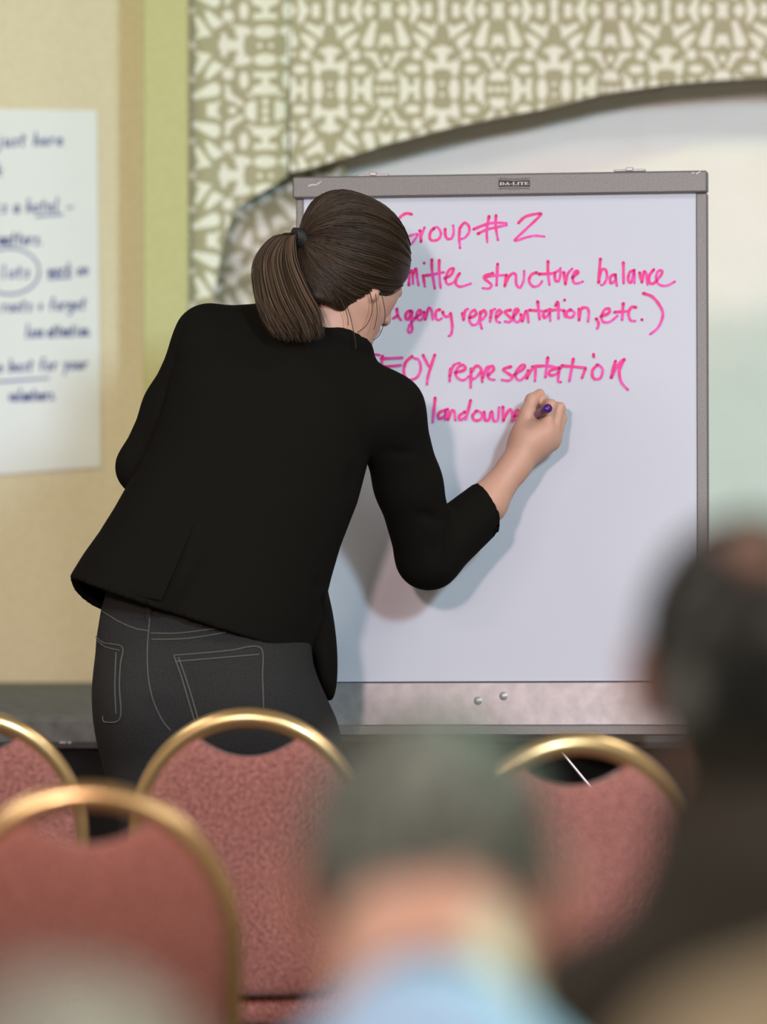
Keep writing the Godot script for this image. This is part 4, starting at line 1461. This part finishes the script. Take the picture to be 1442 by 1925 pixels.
func build_hair(w: Node3D, off: Vector3, hb: Basis, C: Vector3, hp: Callable) -> void:
	var dark := Color(.020, .0125, .0075)
	var G := SkinField.new()
	G.tone = dark
	var hc: Vector3 = hp.call(0, .014, -.014)
	var er := Vector3(.0865, .1000, .1075)
	G.ell(hc, hb, er, .01)
	G.ell(hp.call(0, .045, -.085), hb, Vector3(.045, .040, .040), .04)
	# the face, ears and nape stay free
	G.ell(hp.call(0, -.060, .100), hb, Vector3(.092, .108, .088), .012, true)
	G.ell(hp.call(.088, -.078, .014), hb, Vector3(.036, .042, .036), .012, true)
	G.ell(hp.call(-.088, -.078, .014), hb, Vector3(.036, .042, .036), .012, true)
	G.cone(hp.call(0, -.05, -.045), hp.call(0, -.085, -.040), .056, .050, .03)
	G.ell(hp.call(0, -.155, -.02), hb, Vector3(.12, .060, .09), .012, true)
	var st := SurfaceTool.new()
	st.append_from(nets(G, hc - Vector3.ONE * .15, hc + Vector3.ONE * .15, .0045, true), 0, Transform3D())
	var cap := st.commit()
	var hair := put(cap, "hair", M.hair, w)
	hair.position = -off
	# combed strands running back to the tie
	st = st_new()
	var tie := at(566, 448, 9.640)
	var tl := hb.transposed() * (tie - hc)
	var tdir := Vector3(tl.x / er.x, tl.y / er.y, tl.z / er.z).normalized()
	for i in 1100:
		var n := Vector3(rng.randf_range(-1, 1), rng.randf_range(-1, 1), rng.randf_range(-1, 1)).normalized()
		var start := hc + hb * (n * er)
		if G.d(start) > .004 or n.dot(tdir) > .86 or n.dot(tdir) < -.85:
			continue
		var run := PackedVector3Array()
		var rad := PackedFloat32Array()
		var ph := rng.randf() * TAU
		var deep := rng.randf()
		var side_w := hb * n.cross(tdir).normalized()
		for k in 13:
			var f := k / 12.0
			var dd := n.slerp(tdir, f)
			var wob := .0015 * sin(f * 5.0 + ph)
			var lift := 1.002 + .010 * deep + wob
			var p := hc + hb * (dd * er * lift)
			var gv := G.d(p)
			p -= G.grad(p) * (gv - .0004 - .0012 * deep)
			p += side_w * .0022 * sin(f * 7.0 + ph)
			p = p.lerp(tie, smoothstep(.80, 1.0, f))
			run.append(p)
			rad.append(.0013 * (0.35 + 0.65 * sin(PI * clampf(f, .08, .92))))
		var c := dark.lerp(Color(.060, .038, .025), pow(rng.randf(), 1.5))
		st.set_color(c)
		tube(st, run, rad, 5)
	for i in 300:
		var a := rng.randf_range(-1.9, 1.9)
		var p0: Vector3 = hp.call(.055 * sin(a), rng.randf_range(-.105, -.045), -.045 - .05 * cos(a))
		for k in 3:
			p0 -= G.grad(p0) * G.d(p0)
		if G.d(p0) > .002:
			continue
		var run := PackedVector3Array()
		var rad := PackedFloat32Array()
		var deep := rng.randf()
		for k in 11:
			var f := k / 10.0
			var p := p0.lerp(tie, f)
			if f < .9:
				for q in 2:
					p -= G.grad(p) * (G.d(p) - .0004 - .0012 * deep)
			run.append(p.lerp(tie, smoothstep(.75, 1.0, f)))
			rad.append(.0013 * (0.35 + 0.65 * sin(PI * clampf(f, .08, .92))))
		st.set_color(dark.lerp(Color(.060, .038, .025), pow(rng.randf(), 1.5)))
		tube(st, run, rad, 5)
	put(done(st), "combed_strands", M.hair, hair)
	# pony tail
	st = st_new()
	var mid := [Vector3(562, 446, 9.640), Vector3(534, 456, 9.618), Vector3(518, 500, 9.600), Vector3(530, 560, 9.575), Vector3(548, 606, 9.552), Vector3(562, 636, 9.540)]
	var spread := [6.0, 22.0, 42.0, 54.0, 58.0, 52.0]
	for i in 760:
		var a := rng.randf() * TAU
		var r := sqrt(rng.randf())
		var ox := r * cos(a)
		var oz := r * sin(a)
		var l := []
		var stop := rng.randf_range(.80, 1.10) - .10 * r * r
		for k in mid.size():
			var q: Vector3 = mid[k]
			var dx: float = ox * spread[k]
			var dy: float = -absf(ox) * (6.0 if k == 1 else 0.0) + (k / 5.0) * (stop - 1.0) * 120.0
			l.append(at(q.x + dx, q.y + dy, q.z + oz * spread[k] / 1100.0 * 0.62))
		var run := smooth_pts(l, 4)
		var rad := PackedFloat32Array()
		for k in run.size():
			var f := float(k) / (run.size() - 1)
			rad.append(.0012 * (1.0 - .85 * smoothstep(.60, 1.0, f)))
		var c := dark.lerp(Color(.13, .082, .050), pow(rng.randf(), 1.6))
		st.set_color(c)
		tube(st, run, rad, 5)
	st.set_color(dark)
	var core := []
	for q in mid:
		core.append(at(q.x, q.y, q.z + .004))
	var cr := PackedFloat32Array()
	for k in 21:
		cr.append(lerpf(spread[k / 4], spread[mini(k / 4 + 1, 5)], (k % 4) / 4.0) / 1100.0 * (.82 if k < 17 else .82 - .2 * (k - 16)))
	tube(st, smooth_pts(core, 4), cr, 14, Vector3(0, 0, 1), .6)
	put(done(st), "ponytail", M.hair, hair)
	st = st_new()
	tube(st, PackedVector3Array([at(573, 452, 9.640), at(563, 446, 9.636), at(553, 446, 9.632)]), .017, 12)
	put(done(st), "hair_tie", mat(rgb(28, 26, 24), .6), hair)
	# loose wisps by the ear and jaw
	st = st_new()
	st.set_color(Color(.05, .03, .02))
	for q in [[[694, 545], [700, 580], [690, 610], [672, 625]], [[716, 548], [724, 590], [716, 625], [702, 640]], [[706, 552], [709, 590], [703, 620]], [[652, 575], [660, 600], [668, 640], [669, 655]], [[640, 560], [652, 590], [655, 612]]]:
		var l := []
		for v in q:
			l.append(at(v[0], v[1], 9.60 + (v[0] - 640) * 0.0004))
		tube(st, smooth_pts(l, 6), .0007, 4)
	put(done(st), "loose_wisps", M.hair, hair)

# ---------------------------------------------------------------- seated audience, facing the easel (local -z)
func seated(label: String, where: Vector3, turn: float, bend: float, nod: float, cloth: Material, skin: Color, hair: Color, style: String, size := 1.0, tilt := 0.0) -> Node3D:
	var w := thing("person", label, "person", where, turn)
	var hip := Vector3(0, .535, .02)
	var up := Vector3(0, cos(bend), -sin(bend))
	var fw := Vector3(0, -sin(bend), -cos(bend))
	var chest := hip + up * .34 * size
	var c7 := hip + up * .56 * size - fw * .02
	var neck_up := Vector3(sin(tilt), cos(bend * .6 + nod * .5), -sin(bend * .6 + nod * .5)).normalized()
	var head_u := Vector3(sin(tilt), cos(nod), -sin(nod)).normalized()
	var head_f := Vector3(0, -sin(nod), -cos(nod))
	var hb := basis_of(head_f, head_u)
	var skull: Vector3 = c7 + neck_up * .105 + head_u * .075 + head_f * .015
	var hp := func(x, y, z): return skull + hb * Vector3(x, y, z)
	var sh := [c7 - up * .085 + Vector3(-.170 * size, -.035, 0), c7 - up * .085 + Vector3(.170 * size, -.035, 0)]
	var knee := [Vector3(-.13, .50, -.43), Vector3(.13, .50, -.43)]
	var elbow := []
	var wrist := []
	for i in 2:
		var s := -1.0 if i == 0 else 1.0
		elbow.append(sh[i] - up * .24 + fw * .12 + Vector3(s * .05, 0, 0))
		wrist.append(Vector3(s * .07, .60, -.33))
	var H := SkinField.new()
	H.tone = skin
	H.ell(hp.call(0, .012, -.012), hb, Vector3(.076, .090, .098), .01)
	H.ell(hp.call(0, -.03, .035), hb, Vector3(.066, .088, .062), .03)
	H.cone(hp.call(-.035, -.075, .04), hp.call(.035, -.075, .04), .030, .030, .03)
	H.cone(hp.call(0, -.100, .072), hp.call(0, -.104, .074), .02, .018, .02)
	H.cone(hp.call(0, .0, .096), hp.call(0, -.038, .118), .009, .013, .012)
	H.cone(hp.call(-.02, -.068, .094), hp.call(.02, -.068, .094), .007, .007, .008)
	for s in [-1.0, 1.0]:
		H.ell(hp.call(s * .032, .004, .092), hb, Vector3(.016, .010, .012), .012, true)
		H.ell(hp.call(s * .031, .003, .080), hb, Vector3(.013, .011, .012), .003)
		H.spots.append([hp.call(s * .031, .003, .092), .009, Color(.05, .04, .04)])
		var eb := hb * Basis(Vector3.UP, s * -0.45)
		H.ell(hp.call(s * .086, -.012, -.008), eb, Vector3(.009, .034, .022), .008)
		H.ell(hp.call(s * .083, -.042, -.002), eb, Vector3(.009, .012, .011), .008)
		H.spots.append([hp.call(s * .088, -.018, -.008), .045, skin.lerp(Color(.62, .17, .12), .35)])
	H.cone(hp.call(0, -.04, -.025), c7, .058, .064, .03)
	H.cone(c7, chest, .06, .10, .05)
	H.cone(chest, hip, .10, .10, .05)
	for i in 2:
		var s := -1.0 if i == 0 else 1.0
		H.cone(c7 - up * .03, sh[i], .045, .045, .03)
		H.cone(sh[i], elbow[i], .045, .038, .01)
		H.cone(elbow[i], wrist[i], .036, .026, .01)
		H.cone(hip + Vector3(s * .08, 0, 0), knee[i], .07, .05, .03)
		H.cone(knee[i], Vector3(s * .13, .09, -.40), .05, .035, .02)
		# hands: palm, four fingers and a thumb, loosely curled over the lap
		var palm: Vector3 = wrist[i] + Vector3(-s * .03, -.012, -.06)
		H.cone(wrist[i], palm, .026, .034, .015)
		for k in 4:
			var b := palm + Vector3(-s * (.024 - .016 * k), .0, -.018)
			H.chain([[b, .010], [b + Vector3(-s * .008, -.008, -.032), .009], [b + Vector3(-s * .010, -.030, -.046 + .004 * k), .008]], .005)
		H.chain([[palm + Vector3(-s * .03, 0, .01), .012], [palm + Vector3(-s * .05, -.006, -.018), .010], [palm + Vector3(-s * .048, -.016, -.042), .009]], .006)
	var st := SurfaceTool.new()
	st.append_from(nets(H, skull - Vector3.ONE * .16, skull + Vector3.ONE * .16, .008, true), 0, Transform3D())
	var body_lo := Vector3(-.34, .05, -.58)
	var body_hi := Vector3(.34, (skull.y - .10), .26)
	st.append_from(nets(H, body_lo, body_hi, .015, true), 0, Transform3D())
	put(st.commit(), "body", M.skin, w)
	# clothes
	var T := Field.new()
	T.ell(chest - up * .02, Basis(Vector3.RIGHT, up, fw), Vector3(.178 * size, .26 * size, .128), .05)
	T.ell(hip + up * .08, Basis(Vector3.RIGHT, up, fw), Vector3(.165, .16, .125), .05)
	for i in 2:
		T.cone(c7 - up * .045, sh[i], .062, .062, .06)
		T.cone(sh[i], elbow[i], .066, .056, .04)
		T.cone(elbow[i], wrist[i].lerp(elbow[i], .12), .055, .042, .02)
	T.cone(c7 - up * .02 - fw * .012, c7 + neck_up * .018, .074, .070, .03)
	T.cone(c7 + neck_up * .10, c7 + neck_up * .035, .062, .058, .006, true)
	if style == "crown":     # coat collar turned up at the nape
		T.cone(c7 - fw * .012, c7 + neck_up * .060, .078, .072, .03)
		T.cone(c7 + neck_up * .14, c7 + neck_up * .06, .064, .062, .006, true)
	put(nets(T, Vector3(-.38, .44, -.48), Vector3(.38, c7.y + .17, .30), .014), "shirt", cloth, w)
	var P := Field.new()
	for i in 2:
		var s := -1.0 if i == 0 else 1.0
		P.cone(hip + Vector3(s * .07, -.0, .0), knee[i], .092, .068, .03)
		P.cone(knee[i], Vector3(s * .13, .10, -.40), .068, .052, .02)
	put(nets(P, Vector3(-.32, .03, -.55), Vector3(.32, .68, .2), .018), "trousers", mat(rgb(40, 40, 46), .9), w)
	for i in 2:
		var s := -1.0 if i == 0 else 1.0
		var F := Field.new()
		F.cone(Vector3(s * .13, .09, -.40), Vector3(s * .13, .05, -.40), .045, .044, .02)
		F.cone(Vector3(s * .13, .042, -.38), Vector3(s * .14, .03, -.56), .044, .034, .03)
		F.half(Vector3(0, .001, 0), Vector3.DOWN, .002)
		put(nets(F, Vector3(s * .13 - .1, -.03, -.66), Vector3(s * .13 + .1, .18, -.28), .012), "shoe", M.shoe, w)
	# hair
	var G := SkinField.new()
	G.tone = hair
	var er := Vector3(.084, .098, .105)
	G.ell(hp.call(0, .012, -.014), hb, er, .01)
	G.ell(hp.call(0, -.060, .112), hb, Vector3(.105, .115, .095), .012, true)
	if style == "crown":
		G.cone(hp.call(0, -.05, -.045), hp.call(0, -.10, -.035), .064, .058, .03)
		G.ell(hp.call(0, -.175, -.025), hb, Vector3(.13, .062, .10), .014, true)
	else:
		G.ell(hp.call(0, -.125, -.025), hb, Vector3(.13, .062, .10), .014, true)
	for s in [-1.0, 1.0]:
		G.ell(hp.call(s * .095, -.030, .01), hb, Vector3(.030, .048, .045), .012, true)
	var dk := hair * 0.28
	for i in 26:
		var n := Vector3(rng.randf_range(-1, 1), rng.randf_range(-.5, 1), rng.randf_range(-1, .6)).normalized()
		G.spots.append([hp.call(0, .012, -.014) + hb * (n * er), rng.randf_range(.025, .055), dk if i % 2 else hair.lightened(.12)])
	if style == "crown":
		G.spots.append([hp.call(0, .062, -.082), .036, skin.lerp(hair, .35)])
	var hm := put(nets(G, skull - Vector3.ONE * .16, skull + Vector3.ONE * .16, .008, true), "hair", M.hair, w)
	# combed locks, so that the outline is not a ball
	st = st_new()
	var cr := Vector3(0.05, .75, -.66).normalized()
	for i in 520:
		var n := Vector3(rng.randf_range(-1, 1), rng.randf_range(-.7, 1), rng.randf_range(-1, .7)).normalized()
		var from := hp.call(0, .012, -.014) + hb * (n * er) as Vector3
		if G.d(from) > .003:
			continue
		var to := (n - cr * .55).normalized()
		var run := PackedVector3Array()
		for k in 5:
			run.append(hp.call(0, .012, -.014) + hb * (n.slerp(to, k / 4.0 * .6) * er * (1.005 + .035 * sin(PI * k / 5.0) * rng.randf())))
		if G.d(run[4]) > .02:
			continue
		st.set_color(hair.lerp(dk, rng.randf()) if rng.randf() < .6 else hair.lightened(.1 * rng.randf()))
		tube(st, run, PackedFloat32Array([.0028, .0034, .0032, .0024, .001]), 5)
	put(done(st), "locks", M.hair, hm)
	return w

func build_audience() -> void:
	var blue := tri_mat(noise_tex(0.1, 128, rgb(150, 178, 214), rgb(168, 194, 226), FastNoiseLite.TYPE_SIMPLEX, 3, 31), 10.0, .85)
	var brown := tri_mat(noise_tex(0.1, 128, rgb(34, 27, 19), rgb(50, 41, 30), FastNoiseLite.TYPE_SIMPLEX, 3, 32), 10.0, .9)
	var tan := tri_mat(noise_tex(0.1, 128, rgb(128, 110, 88), rgb(148, 130, 106), FastNoiseLite.TYPE_SIMPLEX, 3, 33), 10.0, .9)
	var grey := tri_mat(noise_tex(0.1, 128, rgb(90, 92, 96), rgb(112, 114, 118), FastNoiseLite.TYPE_SIMPLEX, 3, 34), 10.0, .9)
	var p := at(806, 1700, 4.0)
	sit("grey-haired man in a light blue shirt, seen from behind with bowed head", Vector3(p.x, 0, -3.47), 0.0, .88, .75, blue, Color(.62, .33, .25), Color(.155, .16, .135), "plain", .9, 0.0, "chair under the man in the light blue shirt")
	p = at(1400, 1250, 4.4)
	sit("dark-haired man with thinning crown in a dark brown jacket, seen from behind", Vector3(p.x, 0, -4.25), -0.05, .35, .20, brown, Color(.55, .28, .21), Color(.022, .019, .015), "crown", .77, .0, "chair under the man in the dark brown jacket")
	p = at(110, 1900, 3.0)
	sit("grey-haired person at the lower left corner, only the crown of the head showing", Vector3(p.x, 0, -2.45), 0.0, 1.02, .95, grey, Color(.58, .32, .25), Color(.34, .32, .28), "plain", .88, 0.0, "chair under the grey-haired person at the lower left")
	p = at(1930, 1900, 2.9)
	sit("person in a tan shirt at the lower right edge, only a shoulder showing", Vector3(p.x, 0, -2.85), -0.3, .22, .25, tan, Color(.58, .32, .25), Color(.06, .05, .04), "plain", .95, 0.0, "chair under the person in the tan shirt")

func sit(label: String, where: Vector3, turn: float, bend: float, nod: float, cloth: Material, skin: Color, hair: Color, style: String, size: float, tilt: float, chair: String) -> void:
	seated(label, where, turn, bend, nod, cloth, skin, hair, style, size, tilt)
	var back := Basis(Vector3.UP, turn) * Vector3(0, 0, lean(CH_TOP) + .03)
	place_chair(where.x + back.x, where.z + back.z, turn, "occupied rose banquet " + chair)
